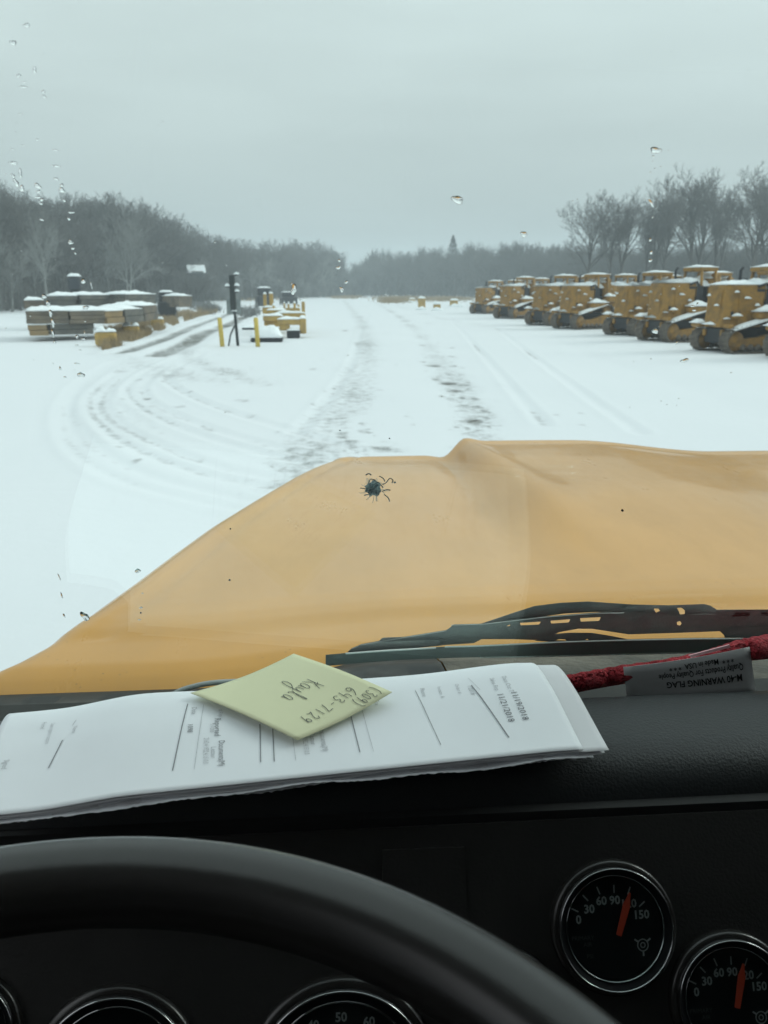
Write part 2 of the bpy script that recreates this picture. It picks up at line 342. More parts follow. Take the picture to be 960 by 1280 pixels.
me.loops.add(quads.size); me.loops.foreach_set('vertex_index', quads.ravel()); me.polygons.add(len(quads))
me.polygons.foreach_set('loop_start', np.arange(0, quads.size, 4)); me.polygons.foreach_set('use_smooth', np.ones(len(quads), bool))
me.update(calc_edges=True); me.validate()
at = me.attributes.new('mud', 'FLOAT', 'POINT'); at.data.foreach_set('value', mud.ravel())
ground = bpy.data.objects.new('snowy_ground', me); COL.objects.link(ground)
tag(ground, 'snow covered gravel yard with curving tyre tracks and mud patches', 'ground', kind='structure')
gm = bpy.data.materials.new('trodden_snow'); gm.use_nodes = True; t = gm.node_tree; b = t.nodes['Principled BSDF']
b.inputs['Roughness'].default_value = .85; b.inputs['Specular IOR Level'].default_value = .2
att = N(t, 'ShaderNodeAttribute'); att.attribute_name = 'mud'; tcg = N(t, 'ShaderNodeTexCoord')
def nz(scale, det=6, rough=.6, dist=0, vec=None):
    n = N(t, 'ShaderNodeTexNoise'); n.inputs['Scale'].default_value = scale; n.inputs['Detail'].default_value = det; n.inputs['Roughness'].default_value = rough
    n.inputs['Distortion'].default_value = dist; t.links.new(vec or tcg.outputs['Object'], n.inputs['Vector']); return n.outputs[0]
def mth(op, a, b=None, clamp=False):
    n = N(t, 'ShaderNodeMath', operation=op); n.use_clamp = clamp
    for k, x in enumerate((a, b)):
        if x is None: continue
        if isinstance(x, (int, float)): n.inputs[k].default_value = x
        else: t.links.new(x, n.inputs[k])
    return n.outputs[0]
na1 = nz(4.5, 8, .75); mpn = N(t, 'ShaderNodeMapping'); mpn.inputs['Scale'].default_value = (1, .45, 1); t.links.new(tcg.outputs['Object'], mpn.inputs[0])
nb1 = nz(.35, 5, .6, vec=mpn.outputs[0])
s1 = mth('ADD', mth('MULTIPLY', na1, .75), mth('MULTIPLY', nb1, .45)); s2 = mth('ADD', s1, mth('MULTIPLY', att.outputs['Fac'], .62))
mrn = N(t, 'ShaderNodeMapRange'); mrn.interpolation_type = 'SMOOTHSTEP'; t.links.new(s2, mrn.inputs[0]); mrn.inputs[1].default_value = .78; mrn.inputs[2].default_value = 1.13
fac = mth('MULTIPLY', mrn.outputs[0], mth('MULTIPLY', att.outputs['Fac'], 2.6, True))
mx = N(t, 'ShaderNodeMix', data_type='RGBA'); t.links.new(fac, mx.inputs[0]); mx.inputs[7].default_value = (.10, .095, .08, 1)
mx2 = N(t, 'ShaderNodeMix', data_type='RGBA'); t.links.new(nb1, mx2.inputs[0]); mx2.inputs[6].default_value = (.755, .765, .79, 1); mx2.inputs[7].default_value = (.70, .715, .745, 1)
t.links.new(mx2.outputs[2], mx.inputs[6]); t.links.new(mx.outputs[2], b.inputs['Base Color'])
bp = N(t, 'ShaderNodeBump'); bp.inputs['Strength'].default_value = .25; bp.inputs['Distance'].default_value = .05; t.links.new(nz(3.5, 8, .65), bp.inputs['Height']); t.links.new(bp.outputs[0], b.inputs['Normal'])
me.materials.append(gm)

# ================================================================== THE TRUCK WE SIT IN (truck runs along +Y)
def Z(z): return HC+z
truck = empty('truck', (0.7, 0.6, 0)); tag(truck, 'yellow hooded truck seen from its driver seat, black dashboard and wheel in the foreground', 'truck')
bpy.context.view_layer.update()
def tb(mb, name, m, parent=None):
    """build with world coordinates, as child of the truck or of one of its parts"""
    o = mb.build(name, m) if isinstance(mb, MB) else mb
    p = parent or truck; o.parent = p; o.matrix_parent_inverse = Matrix.Translation(-truck.location) if p is truck else Matrix.Identity(4)
    return o
XC = 0.70
def z0(y): return interp(y, [(.80,-.492),(.84,-.462),(.855,-.447),(.87,-.437),(.89,-.4300),(.92,-.4275),(.945,-.4255),(.955,-.4235),(.975,-.4185),(1.0,-.4155),(1.04,-.4142),(1.1,-.416),(1.5,-.430),(1.95,-.448),(2.10,-.458),(2.20,-.467),(2.235,-.4695),(2.265,-.4675),(2.29,-.470),(2.33,-.484),(2.36,-.515),(2.37,-.56)])
sil = []
for u, v in [(-60,858),(0,832),(50,801),(100,768),(150,733),(200,697),(250,662),(300,632),(340,609),(372,592),(392,583),(404,579.5)]:
    z = -.44
    for _ in range(4): p = at_z(u, v, Z(z-.008)); z = z0(max(p.y, .885))
    sil.append((p.y, p.x))
sil.sort()
print('SIL', [(round(a, 3), round(b, 3)) for a, b in sil])
def xl(y): return interp(y, sil)
def bul(x, y):
    h = .041*sm(y, .97, 1.6); wd = .075+(.034-.075)*sm(y, 1.1, 2.2); c = .378+(.374-.378)*sm(y, 1.0, 2.2)
    s = sm(x, c-wd, c+wd)*(1-sm(x, 2*XC-c-.30, 2*XC-c+.14))*(1-.12*sm(x, c+.15, 2*XC-c))
    ridge = .009*math.exp(-((x-c-wd)/(wd*.9))**2)*sm(y, 1.0, 1.6)-.013*math.exp(-((x-c+wd)/(wd*.9))**2)*sm(y, 1.0, 1.6)*(1-.5*sm(y, 2.1, 2.3))
    return h*s+ridge
rows = []
ys = list(np.linspace(.80, 1.04, 40))+list(np.linspace(1.05, 2.2, 34))+list(np.linspace(2.23, 2.37, 12))
for y in ys:
    L = xl(min(y, 2.30)); L = L+.10*sm(y, 2.2, 2.37)**2; row = []
    r_ = .045
    for k, dzs in enumerate([-1.1, -.7, -.4, -.2, -.1]): row.append((L-.015*(4-k)*.6, dzs-r_))
    for a in np.linspace(0, 90, 8): row.append((L+r_*(1-math.cos(R(a))), -r_*(1-math.sin(R(a)))))
    Rr_ = 2*XC-L
    for x in np.linspace(L+r_+.012, Rr_-r_, 110): row.append((x, None))
    for a in np.linspace(90, 0, 6): row.append((Rr_-r_*(1-math.cos(R(a))), -r_*(1-math.sin(R(a)))))
    for dzs in (-.2, -.5, -1.1): row.append((Rr_+.02, dzs-r_))
    out_ = []
    for x, dzz in row:
        yy = y+interp(x, [(-.5,0.0),(-.16,.0),(0,.03),(.08,.045),(.4,.05),(1.2,.04)])*(1-sm(y, .84, 1.3))
        d = 0 if dzz is None else dzz
        crown = .004*(1-((x-XC)/1.1)**2)
        lip = -.0035*math.exp(-((x-L-.075)/.009)**2) if y > .95 else 0
        low = d if abs(d) > .06 else d
        out_.append(Vector((x, yy, Z(z0(y)+bul(x, y)*(1 if dzz is None else 0)+crown+low+lip))))
    rows.append(out_)
fr = [Vector((p.x, 2.38, p.z-.6)) for p in rows[-1]]; rows.append(fr)
hood = tb(grid_obj('hood', rows, M['hood']), 'hood', None)
cw = MB()
def cowl_strip(x0, x1, name, m, bumps=True, zc=-.480):
    P = []
    zc_ = lambda x: interp(x, [(-.12,-.480),(.05,-.446)])
    for i in range(26):
        tt = i/25; y = .95+(.662-.95)*tt
        P.append([Vector((x, y, Z(zc_(x)+(-.392-zc_(x))*tt+(-.0035*(math.sin(x*74) > .2)*(.42 < tt < .9) if bumps else 0)+.005*sm(tt, .25, .32)-.004*sm(tt, .6, .64)))) for x in np.linspace(x0, x1, 160)])
    return tb(grid_obj(name, P, m), name, None)
cowl_strip(.132, 1.9, 'cowl', M['cowl'], False, -.446)
cowl_strip(-.5, .13, 'vent_grille', M['blackcowl'])
hs = MB(); hs.tube([at_y(u, v, .735) for u, v in smooth_poly([(203,886),(207,878),(214,870),(226,863),(242,858),(262,854),(290,852),(330,851)], 3)], .0028, 8)
tb(hs, 'washer_hose', M['hose'])

# windshield
GA = R(27); GP0 = Vector((0, .66, Z(-.38))); GD = Vector((0, -math.sin(GA), math.cos(GA))); GN = Vector((0, math.cos(GA), math.sin(GA)))
def gl(u, v, h=0): return at_pl(u, v, GP0+GN*h, GN)
b = MB(); q = [(-.45, -.03), (1.85, -.03), (1.80, .98), (-.40, .98)]
b.hexa([Vector((x, 0, 0))+GP0+GD*s - GN*.0055 for x, s in q], [Vector((x, 0, 0))+GP0+GD*s for x, s in q])
ws = tb(b, 'windshield', M['glass'])
# crushed chip in the glass
b = MB(); c0 = (467, 611); random.seed(3); ring = []
cen = gl(*c0, .0045)
for k in range(22):
    a = 2*math.pi*k/22; r = random.uniform(8.0, 12.0); ring.append(gl(c0[0]+r*math.cos(a), c0[1]+r*math.sin(a)*1.0, .0012))
mid = [gl(c0[0]+random.uniform(3, 6)*math.cos(2*math.pi*k/22), c0[1]+random.uniform(3, 6)*math.sin(2*math.pi*k/22), random.uniform(.001, .005)) for k in range(22)]
vs = ring+mid+[cen]; fs = []
for k in range(22):
    j = (k+1) % 22; fs += [(k, j, 22+j), (k, 22+j, 22+k), (22+k, 22+j, 44)]
b.add(vs, fs); chip = tb(b, 'stone_chip', M['chip'], ws)
bl = MB(); bd = MB()
for k in range(26):
    a = random.uniform(0, 6.28); r0 = random.uniform(7, 10); r1 = r0+random.uniform(3, 10); st = [(c0[0]+r*math.cos(a+.05*j), c0[1]+r*math.sin(a+.05*j)) for j, r in enumerate(np.linspace(r0, r1, 4))]
    ribbon(bl, [gl(u, v, .0009) for u, v in st], random.uniform(.00022, .0004), GN)
for st, wd in [([(478,606),(483,603),(487,598),(491,600),(490,604)],.0008),([(474,595),(479,598),(481,602)],.0008),([(457,594),(461,592),(464,594)],.001),([(461,603),(463,599),(469,600)],.0008),([(478,614),(484,612),(488,613)],.001),([(480,618),(485,622),(487,627)],.0008),([(468,601),(474,604),(479,610)],.0008),([(493,602),(494,604)],.0014),([(450,610),(457,611)],.0008),([(455,619),(461,618)],.001)]:
    ribbon(bd, [gl(u, v, .0010) for u, v in smooth_poly(st, 3)], wd, GN)
tb(bl, 'bright_crack', M['chiplight'], ws); tb(bd, 'dark_crack', M['chipdark'], ws)
for u, v, r in [(287,725,1.5),(778,638,1.8),(487,548,1),(288,661,1.2),(176,766,1.3),(425,538,1)]:
    b = MB(); b.add([gl(u+r*math.cos(k), v+r*math.sin(k), .0005) for k in range(6)], [(0,1,2,3,4,5)]); tb(b, 'dirt_speck', M['chipdark'], ws)

# wiper in front of the glass
from mathutils.geometry import tessellate_polygon
def plate(mb, outer, holes, h0, h1, k=1):
    loops = [outer]+holes
    v2 = [[Vector((a, c, 0)) for a, c in L] for L in loops]; tri = tessellate_polygon(v2); flat_ = [p for L in loops for p in L]; n = len(flat_)
    vs = [gl(a, c, h0) for a, c in flat_]+[gl(a, c, h1) for a, c in flat_]
    fs = [tuple(t) for t in tri]+[tuple(n+q for q in t[::-1]) for t in tri]; o = 0
    for L in loops:
        m_ = len(L); fs += [(o+i, o+(i+1) % m_, n+o+(i+1) % m_, n+o+i) for i in range(m_)]; o += m_
    mb.add(vs, fs)
b = MB()
brg_top = [(434,815),(440,810),(452,805),(474,801),(477,798),(479,797),(505,796),(530,792),(558,787.5),(563,784),(567,780.5),(602,779.5),(640,775),(680,770.5),(745,765.5),(790,765),(840,768),(893,768),(930,762),(1240,761)]
brg_bot = [(1240,784),(960,785),(935,785),(915,790),(906,795),(900,789),(850,791),(786,793),(760,789),(740,786),(722,786),(700,790),(680,798),(668,800),(640,799),(602,799),(592,804),(560,806),(500,811)]
slots = [[(650,778.6),(676,777),(674,780.6),(651,781.6)],[(688,776),(713,774),(711,778),(689,779.4)],[(725,772.7),(751,771.4),(749,776),(726,777)],
         [(914,770.5),(920,765.5),(939,765.2),(936,770)],[(950,769.6),(953,765.4),(975,765.6),(975,769.6)],[(846,777.6),(850,776.4),(852,779),(850,782),(846.5,781)],[(633,782.6),(638,780.6),(637,782.6)]]
plate(b, brg_top+brg_bot, slots, .014, .022)
wa = tb(b, 'wiper', M['wiper'])
b = MB()
plate(b, [(600,780),(640,766.5),(668,757.5),(700,753.5),(735,751.8),(775,754.5),(792,755.6),(800,768),(745,765),(705,767),(660,773.5),(620,779)], [], .024, .032)
plate(b, [(778,761),(783,757.5),(792,755.5),(835,756.6),(880,755),(888,757),(896,762),(1240,761),(1240,766),(905,772),(880,774),(835,777),(780,777.5)], [[(846,760),(852,759.6),(856,763),(856,767.5),(850,768),(848,763)],[(817,760.8),(823,760.6),(825,763.5),(820,765.8)]], .0225, .029)
tb(b, 'wiper_arm', M['wiper'], wa)
b = MB()
plate(b, [(668,801),(680,796),(695,792.2),(712,790.8),(740,791),(762,794.5),(785,799),(784,801),(700,803)], [[(694,800.2),(700,799),(707,799.4),(708,800.6)],[(731,799.4),(735,798.7),(735.5,800.2)]], .009, .017)
tb(b, 'yoke', M['wiper'], wa); b = MB()
plate(b, [(905,795),(912,789),(935,783.5),(1240,782),(1240,796),(906,797)], [], .009, .017)
tb(b, 'yoke', M['wiper'], wa); b = MB()
plate(b, [(436,813.5),(450,806.5),(476,802.5),(500,801),(548,800),(552,807),(500,812),(436,816)], [], .009, .014)
tb(b, 'yoke', M['wiper'], wa)
b = MB()
plate(b, [(407,818.5),(440,815.6),(500,811.5),(548,808.6),(600,806.4),(660,803.6),(700,801.4),(780,799),(860,797.4),(1240,795),(1240,812),(860,816),(780,818),(700,820),(600,821.5),(560,822.5),(500,825),(450,829),(407,832.6)], [], .002, .009)
tb(b, 'wiper_blade', M['rubber'], wa)
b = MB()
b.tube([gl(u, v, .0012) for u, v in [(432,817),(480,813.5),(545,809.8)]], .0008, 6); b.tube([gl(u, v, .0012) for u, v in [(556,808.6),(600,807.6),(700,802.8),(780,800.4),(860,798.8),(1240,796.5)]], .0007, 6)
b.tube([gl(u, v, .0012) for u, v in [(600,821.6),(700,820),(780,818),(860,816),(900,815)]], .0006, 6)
b.tube([gl(u, v, .0135) for u, v in [(564,781.5),(602,780.5),(640,776.2),(680,771.6),(745,766.8),(780,766.2)]], .0003, 6); b.tube([gl(u, v, .0220) for u, v in [(782,768.5),(835,769.5),(880,767.5),(905,768.5),(1240,766)]], .0003, 6); b.tube([gl(u, v, .0135) for u, v in [(440,811),(452,806),(476,802),(505,797),(558,788.5)]], .00025, 6)  # thin pale tubes: sky highlights painted along bridge and arm edges
tb(b, 'spring_wire_and_highlight', M['wire_highlight'], wa)

# dashboard
prof = [(.645,-.42),(.605,-.365),(.575,-.330),(.555,-.311),(.545,-.3045),(.533,-.3010),(.515,-.2990),(.50,-.2985),(.478,-.2995),(.463,-.304),(.4545,-.311),(.4495,-.319),(.4475,-.3265)]
P = [[Vector((x, y+.004*math.sin(x*1.3), Z(z))) for x in np.linspace(-.62, 2.0, 60)] for y, z in prof]
dash = tb(grid_obj('dashboard', P, M['dash']), 'dashboard', None)
b = MB(); b.hexa([Vector((-.62, .4505, Z(-.3325))), Vector((2, .4505, Z(-.3325))), Vector((2, .443, Z(-.335))), Vector((-.62, .443, Z(-.335)))],
       [Vector((-.62, .4505, Z(-.3262))), Vector((2, .4505, Z(-.3262))), Vector((2, .443, Z(-.3282))), Vector((-.62, .443, Z(-.3282)))])
tb(b, 'dash_trim', M['strip'], dash)
PN = Vector((0, -.905, .426)); PP = Vector((0, .4405, Z(-.3335))); PU = Vector((0, .426, .905))
b = MB(); b.hexa([PP+Vector((x, 0, 0))+PU*s-PN*(t_) for x, s, t_ in [(-.62,-.45,.0),(2,-.45,.0),(2,-.45,.02),(-.62,-.45,.02)]], [PP+Vector((x, 0, 0))+PU*s-PN*t_ for x, s, t_ in [(-.62,0,0),(2,0,0),(2,0,.02),(-.62,0,.02)]])
panel = tb(b, 'instrument_panel', M['panel'], dash)
b = MB(); c1 = [at_pl(u, v, PP, PN) for u, v in [(478,1062),(580,1058),(583,1150),(478,1150)]]; b.hexa(c1, [p+PN*.002 for p in c1]); tb(b, 'blank_cover', M['panel'], dash)
def lathe(mb, c, prof, n=72, ex=Vector((1, 0, 0)), ey=PU, ez=PN):
    vs = []; fs = []
    for r, h in prof:
        for k in range(n): a = 2*math.pi*k/n; vs.append(c+ex*r*math.cos(a)+ey*r*math.sin(a)+ez*h)
    for i in range(len(prof)-1):
        for k in range(n): q = (k+1) % n; fs.append((i*n+k, i*n+q, (i+1)*n+q, (i+1)*n+k))
    mb.add(vs, fs, True)
S_ = .00049
def gauge(u, v, r, face=None, label=None):
    c = at_pl(u, v, PP, PN); k = r/.039
    b = MB(); lathe(b, c, [(.0400*k,.000),(.0401*k,.0062),(.0398*k,.0080),(.0393*k,.0087),(.0389*k,.0083),(.0387*k,.0078)])
    g = tb(b, 'gauge', M['chrome'], dash); 
    if label: g['label'] = label
    b = MB(); b.add([c+Vector((1,0,0))*.0338*k*math.cos(2*math.pi*q/48)+PU*.0338*k*math.sin(2*math.pi*q/48)+PN*.0012 for q in range(48)], [tuple(range(48))]); 
    def sub(mb, name, m):      # dial pieces hang under the gauge body
        o = mb.build(name, m); o.parent = g; return o
    # outer black ring
    rb = MB(); lathe(rb, c, [(.0445*k,.0),(.0440*k,.0035),(.0425*k,.0050),(.0402*k,.0052)]); sub(rb, 'outer_ring', M['rim'])
    rb = MB(); lathe(rb, c, [(.0387*k,.0078),(.0370*k,.0062),(.0348*k,.0052)]); sub(rb, 'inner_cone', M['dial'])
    rb = MB(); lathe(rb, c, [(.0348*k,.0052),(.0345*k,.0057),(.0341*k,.0056),(.0337*k,.0048),(.0334*k,.0012)]); sub(rb, 'inner_lip', M['chrome'])
    sub(b, 'dial', M['dial'])
    lb = MB(); lb.add([c+Vector((1,0,0))*.0345*k*math.cos(2*math.pi*q/48)+PU*.0345*k*math.sin(2*math.pi*q/48)+PN*.0062 for q in range(48)], [tuple(range(48))]); sub(lb, 'gauge_glass', M['glass'])
    T = MB()
    def loc(dx, dy, h=.0017): return c+Vector((1,0,0))*dx*S_+PU*(-dy*S_*1.02)+PN*h
    if face == 'air':
        for s, dx, dy, rot in [('0',-46,-10,0),('30',-31,-22,0),('60',-14,-31,0),('90',4,-31,0),('120',22,-26,0),('150',38,-12,0)]:
            vs, fs = text_mesh(s, 14.5, lambda x, y: loc(dx+x, dy-y), bold=.42); T.add(vs, fs)
        for dx, dy in [(-50,-22),(-35,-36),(-17,-44),(4,-45),(24,-42),(40,-25)]:
            L = math.hypot(dx-2, dy-4); ux, uy = (dx-2)/L, (dy-4)/L; nx, ny = -uy, ux; w2 = .9
            T.add([loc(dx+ux*a+nx*w_, dy+uy*a+ny*w_) for a, w_ in [(-5,-w2),(5,-w2),(5,w2),(-5,w2)]], [(0,1,2,3)])
        ringp = [loc(37+7*math.cos(a), 24+7*math.sin(a)) for a in np.linspace(0, 2*math.pi, 25)]; ribbon(T, ringp, .0007, PN)
        ringp = [loc(37+3*math.cos(a), 24+3*math.sin(a)) for a in np.linspace(0, 2*math.pi, 13)]; ribbon(T, ringp, .0006, PN)
        for a0 in (90, 215, 325): ribbon(T, [loc(37+7*math.cos(R(a0)), 24+7*math.sin(R(a0))), loc(37+13*math.cos(R(a0)), 24+13*math.sin(R(a0)))], .0011, PN)
        sub(T, 'dial_numbers', M['dialtext'])
        T2 = MB()
        for s, dx, dy in [('PRIMARY',-42,12),('AIR',-36,20),('PSI',-34,34)]:
            vs, fs = text_mesh(s, 7.5, lambda x, y: loc(dx+x, dy-y, .0016)); T2.add(vs, fs)
        sub(T2, 'unit_text', M['panel2'])
        nb = MB(); tx, ty, bx_, by_ = (24 if u < 800 else 19), (-40 if u < 800 else -41), 5, 10; L = math.hypot(tx-bx_, ty-by_); ux, uy = (tx-bx_)/L, (ty-by_)/L; nx, ny = -uy, ux
        o2 = [(0,3.2),(L*.72,4.6),(L*.86,2.2),(L,1.0),(L,-1.0),(L*.86,-2.2),(L*.72,-4.6),(0,-3.2)]
        lo_ = [loc(bx_+ux*a+nx*w_, by_+uy*a+ny*w_, .0024) for a, w_ in o2]; n = len(lo_); nb.add(lo_+[p+PN*.0012 for p in lo_], [tuple(range(n)), tuple(range(n, 2*n))]+[(i, (i+1) % n, n+(i+1) % n, n+i) for i in range(n)])
        sub(nb, 'needle', M['needle'])
    if face == 'speed':
        for s, dx, dy in [('50',0,-73),('60',35,-66),('40',-35,-66)]:
            vs, fs = text_mesh(s, 15, lambda x, y: loc(dx+x, dy-y), bold=.42); T.add(vs, fs)
        sub(T, 'dial_numbers', M['dialtext'])
    return g
M['panel2'] = mat('dim_dial_print', (.045, .048, .048), .7, .2)
gauge(766, 1157, .0360, 'air', 'upper of the two round air gauges with red needle near 120')
gauge(913, 1247, .0360, 'air', 'lower right round air gauge cut by the picture edge')
gauge(144, 1344, .045, None); gauge(428, 1352, .053, 'speed'); gauge(-46, 1290, .031, None); gauge(628, 1262, .033, None)

# steering wheel
WC = Vector((-.106, .0526, Z(-.2804))); tw = .1346; WR, wr = .2491, .0182
e1 = Vector((1, 0, 0)); e2 = Vector((0, math.cos(tw), math.sin(tw))); e3 = Vector((0, -math.sin(tw), math.cos(tw)))
b = MB(); b.tube([WC+e1*WR*math.cos(a)+e2*WR*math.sin(a) for a in np.linspace(0, 2*math.pi, 160, endpoint=False)], wr, 28, closed=True)
wheel = tb(b, 'steering_wheel', M['rim'])
b = MB()
for a in (200, 340, 250, 290):
    a = R(a); d = e1*math.cos(a)+e2*math.sin(a); b.tube([WC+d*.05-e3*.03, WC+d*.12-e3*.025, WC+d*.20-e3*.008, WC+d*WR], [.016,.013,.011,.010], 12)
tb(b, 'spoke', M['rim'], wheel)
b = MB(); lathe(b, WC-e3*.05, [(.0,.0),(.06,.0),(.075,.015),(.07,.035),(.05,.042),(0,.045)], 40, e1, e2, e3); tb(b, 'hub', M['rim'], wheel)
b = MB(); b.tube([WC-e3*.05, WC-e3*.42], [.035,.04], 20); tb(b, 'steering_column', M['panel'], wheel)

# cab shell around the driver
b = MB()
b.box((-.66, -.25, Z(-.75)), (.05, 1.9, 1.0)); b.box((2.06, -.25, Z(-.75)), (.05, 1.9, 1.0))     # lower doors
b.box((.7, -1.2, Z(-.35)), (2.77, .05, 1.9)); b.box((.7, -.25, Z(-1.27)), (2.77, 1.95, .05))
b.box((-.66, -.75, Z(.05)), (.05, .9, .9)); b.box((2.06, -.75, Z(.05)), (.05, .9, .9))
for x0_, x1_ in ((-.66, -.42), (2.06, 1.82)): b.tube([Vector((x0_, .68, Z(-.4))), Vector((x1_*.6+x0_*.4, .20, Z(.53)))], .035, 8)
tb(b, 'cab_body', M['cab'])
b = MB(); b.box((.7, -.50, Z(.56)), (2.8, 1.42, .06)); b.box((.7, .20, Z(.50)), (2.7, .04, .05)); tb(b, 'cab_roof', M['roof'])
b = MB(); b.box((.7, .72, Z(-.85)), (2.5, .05, .9)); tb(b, 'firewall', M['cab'])
b = MB(); b.box((-.1, -.62, Z(-.85)), (.52, .5, .16), bev=.04); b.box((-.1, -.92, Z(-.42)), (.5, .14, .75), bev=.04); tb(b, 'driver_seat', M['cab'])

# ================================================================== PAPERS, NOTE, FLAG on the dash
hd = YAW-R(10.2)           # heading of the sheets (relative to truck)
ET = Vector((math.sin(hd), math.cos(hd), 0)); ES = Vector((math.cos(hd), -math.sin(hd), 0))
PC = at_z(760, 933, Z(-.288))
def pz(t): return interp(t, [(0,-.2895),(.03,-.2825),(.055,-.2765),(.075,-.2735),(.088,-.2735),(.098,-.2765),(.108,-.283),(.118,-.292),(.13,-.303),(.145,-.317),(.16,-.331)])
def PSf(s, t, lift=0):     # s metres left of the right edge, t metres back from the front edge
    wv = .0012*math.sin(s*22+1)+.0008*math.sin(s*47)
    roll = -.004*sm(s, .30, .36) - .0015*(1-sm(s, 0, .04))
    # left end of the crest bends down a little
    return PC-ES*s+ET*t+Vector((0, 0, pz(t)+.2895+wv*sm(t, 0, .05)+roll+lift))
tvals = np.linspace(0, .16, 40)
def smooth_pz():
    global pz
    xs = np.linspace(0, .16, 161); y = np.array([pz(x) for x in xs]); kx = np.exp(-(np.arange(-8, 9)/4.0)**2); kx /= kx.sum()
    yp = np.pad(y, 8, mode='reflect', reflect_type='odd'); ysm = np.convolve(yp, kx, 'valid')
    pz = lambda t: float(np.interp(t, xs, ysm))
smooth_pz()
papers = empty('paper_stack', PC); tag(papers, 'stack of white printed papers lying on the black dashboard behind the steering wheel', 'papers')
def pb(o, p=papers):
    o.parent = p; o.matrix_parent_inverse = Matrix.Translation(-papers.location) if p is papers else Matrix.Identity(4); return o
random.seed(11)
layers = [(.0, .017, .0, 'sheet', M['paper'], 0), (.0, -.001, -.0013, 'sheet', M['paper2'], 0), (.0, .004, -.0030, 'sheet', M['paper2'], 0), (.0015, .001, -.0041, 'sheet', M['paper'], 0), (-.001, .010, -.0052, 'sheet', M['paper'], 1), (.001, .014, -.0062, 'sheet', M['paper2'], 1)]
LN = .392
for i, (f0, s0_, lift, nm, mm, rag) in enumerate(layers):
    P = []
    for j, t_ in enumerate(tvals):
        row = []
        for s in np.linspace(s0_, LN-.003*i*(i % 2), 180 if rag else 90):
            tt = t_+f0
            lf = lift*(1.0 if True else 0)
            if i == 0: lf += .0006+.003*(1-sm(s, s0_, s0_+.05))*0
            if i >= 2: lf += (.0012*math.sin(s*31+i*2)+.0007*math.sin(s*83+i))*(1-sm(t_, 0, .03))
            if rag and j == 0: tt += random.uniform(-.0008, .0004)
            row.append(PSf(s, tt, lf))
        P.append(row)
    o = pb(grid_obj(nm, P, mm, None, thick=.00025))
    if i == 0: topsheet = o
# printing on the top sheet
def surf(pxs):              # pixel -> (s,t) on the top sheet
    u, v = pxs; z = -.28
    for _ in range(8):
        p = at_z(u, v, Z(z)); d = p-PC; s = -d.dot(ES); t_ = d.dot(ET); z = pz(max(0, min(.16, t_)))+.0012*math.sin(s*22+1)*sm(t_, 0, .05)
    return s, t_
b = MB(); bf = MB()
def line(p, q, wd, mb):
    (s0_, t0_), (s1_, t1_) = surf(p), surf(q)
    mb2 = MB(); ribbon(mb2, [PSf(s0_+(s1_-s0_)*k/14, t0_+(t1_-t0_)*k/14, .0010) for k in range(15)], wd, Vector((0, 0, 1))); pb(mb2.build('printed_line', M['ink'] if mb is b else M['inkfaint']), topsheet)
for p, q, wd, mb in [((589,860),(636,926),.0008,b),((519,866),(551,935),.0004,b),((437,893),(450,945),.0006,b),((451,887),(467,944),.0003,bf),((325,908),(326,957),.0006,b),((341,914),(343,956),.0006,b),
                     ((235,884),(216,968),.0006,b),((255,884),(243,966),.0003,bf),((366,926),(370,955),.0003,bf),((78,922),(60,957),.0006,b),((95,898),(90,905),.0004,bf),((585,851),(600,866),.0003,bf)]: line(p, q, wd, mb)
def ptext(txt, p, hpx, mb, wd=None, al='LEFT', bold=0):
    """text reads from the windshield towards the driver, letters' tops to the right"""
    s0_, t0_ = surf(p); h = hpx*.00060
    vs, fs = text_mesh(txt, h*1.35, lambda x, y: PSf(s0_-y, t0_-x*(wd or 1), .0011), al and bold, al); mb2 = MB(); mb2.add(vs, fs); pb(mb2.build('printed_text', M['ink'] if mb is b else M['inkfaint']), topsheet)
ptext('11/19/2018', (641,869), 8, b, .92); ptext('11/21/2018', (624,871), 8, b, .92)
ptext('Date Out T', (629,850), 6, bf, .8); ptext('Sales Rep', (614,852), 6, bf, .8)
ptext('1/2018', (586,860), 6, bf, .8); ptext('Order #', (570,858), 5, bf, .8); ptext('Invoice  8', (548,861), 5, bf, .8); ptext('Phone', (527,863), 6, bf, .8); ptext('Fax', (470,880), 6, bf, .8)
ptext('Documents(M)', (277,929), 7, b, .62, 'LEFT'); ptext('Letter', (267,937), 6, bf, .8); ptext('2162.4.1922.4.1510.0', (258,926), 6, bf, .52)
ptext('Reported', (272,901), 7, b, .75); ptext('1/1000', (265,908), 5, bf, .7); ptext('Date', (243,888), 6, bf, .8); ptext('1098', (238,909), 6, b, .8)
ptext('Documents(M)', (402,914), 7, bf, .62); ptext('Letter', (390,922), 6, bf, .8); ptext('2162.4.1922.4.1510.0', (380,917), 6, bf, .52)
ptext('# Rep', (276,890), 5, bf, .8)
ptext('Customer signature of acceptance', (66,900), 5, bf, .36); ptext('Printed', (55,899), 5, bf, .6); ptext('Name', (94,906), 5, bf, .7); ptext('Signed', (8,946), 6, bf, .6)

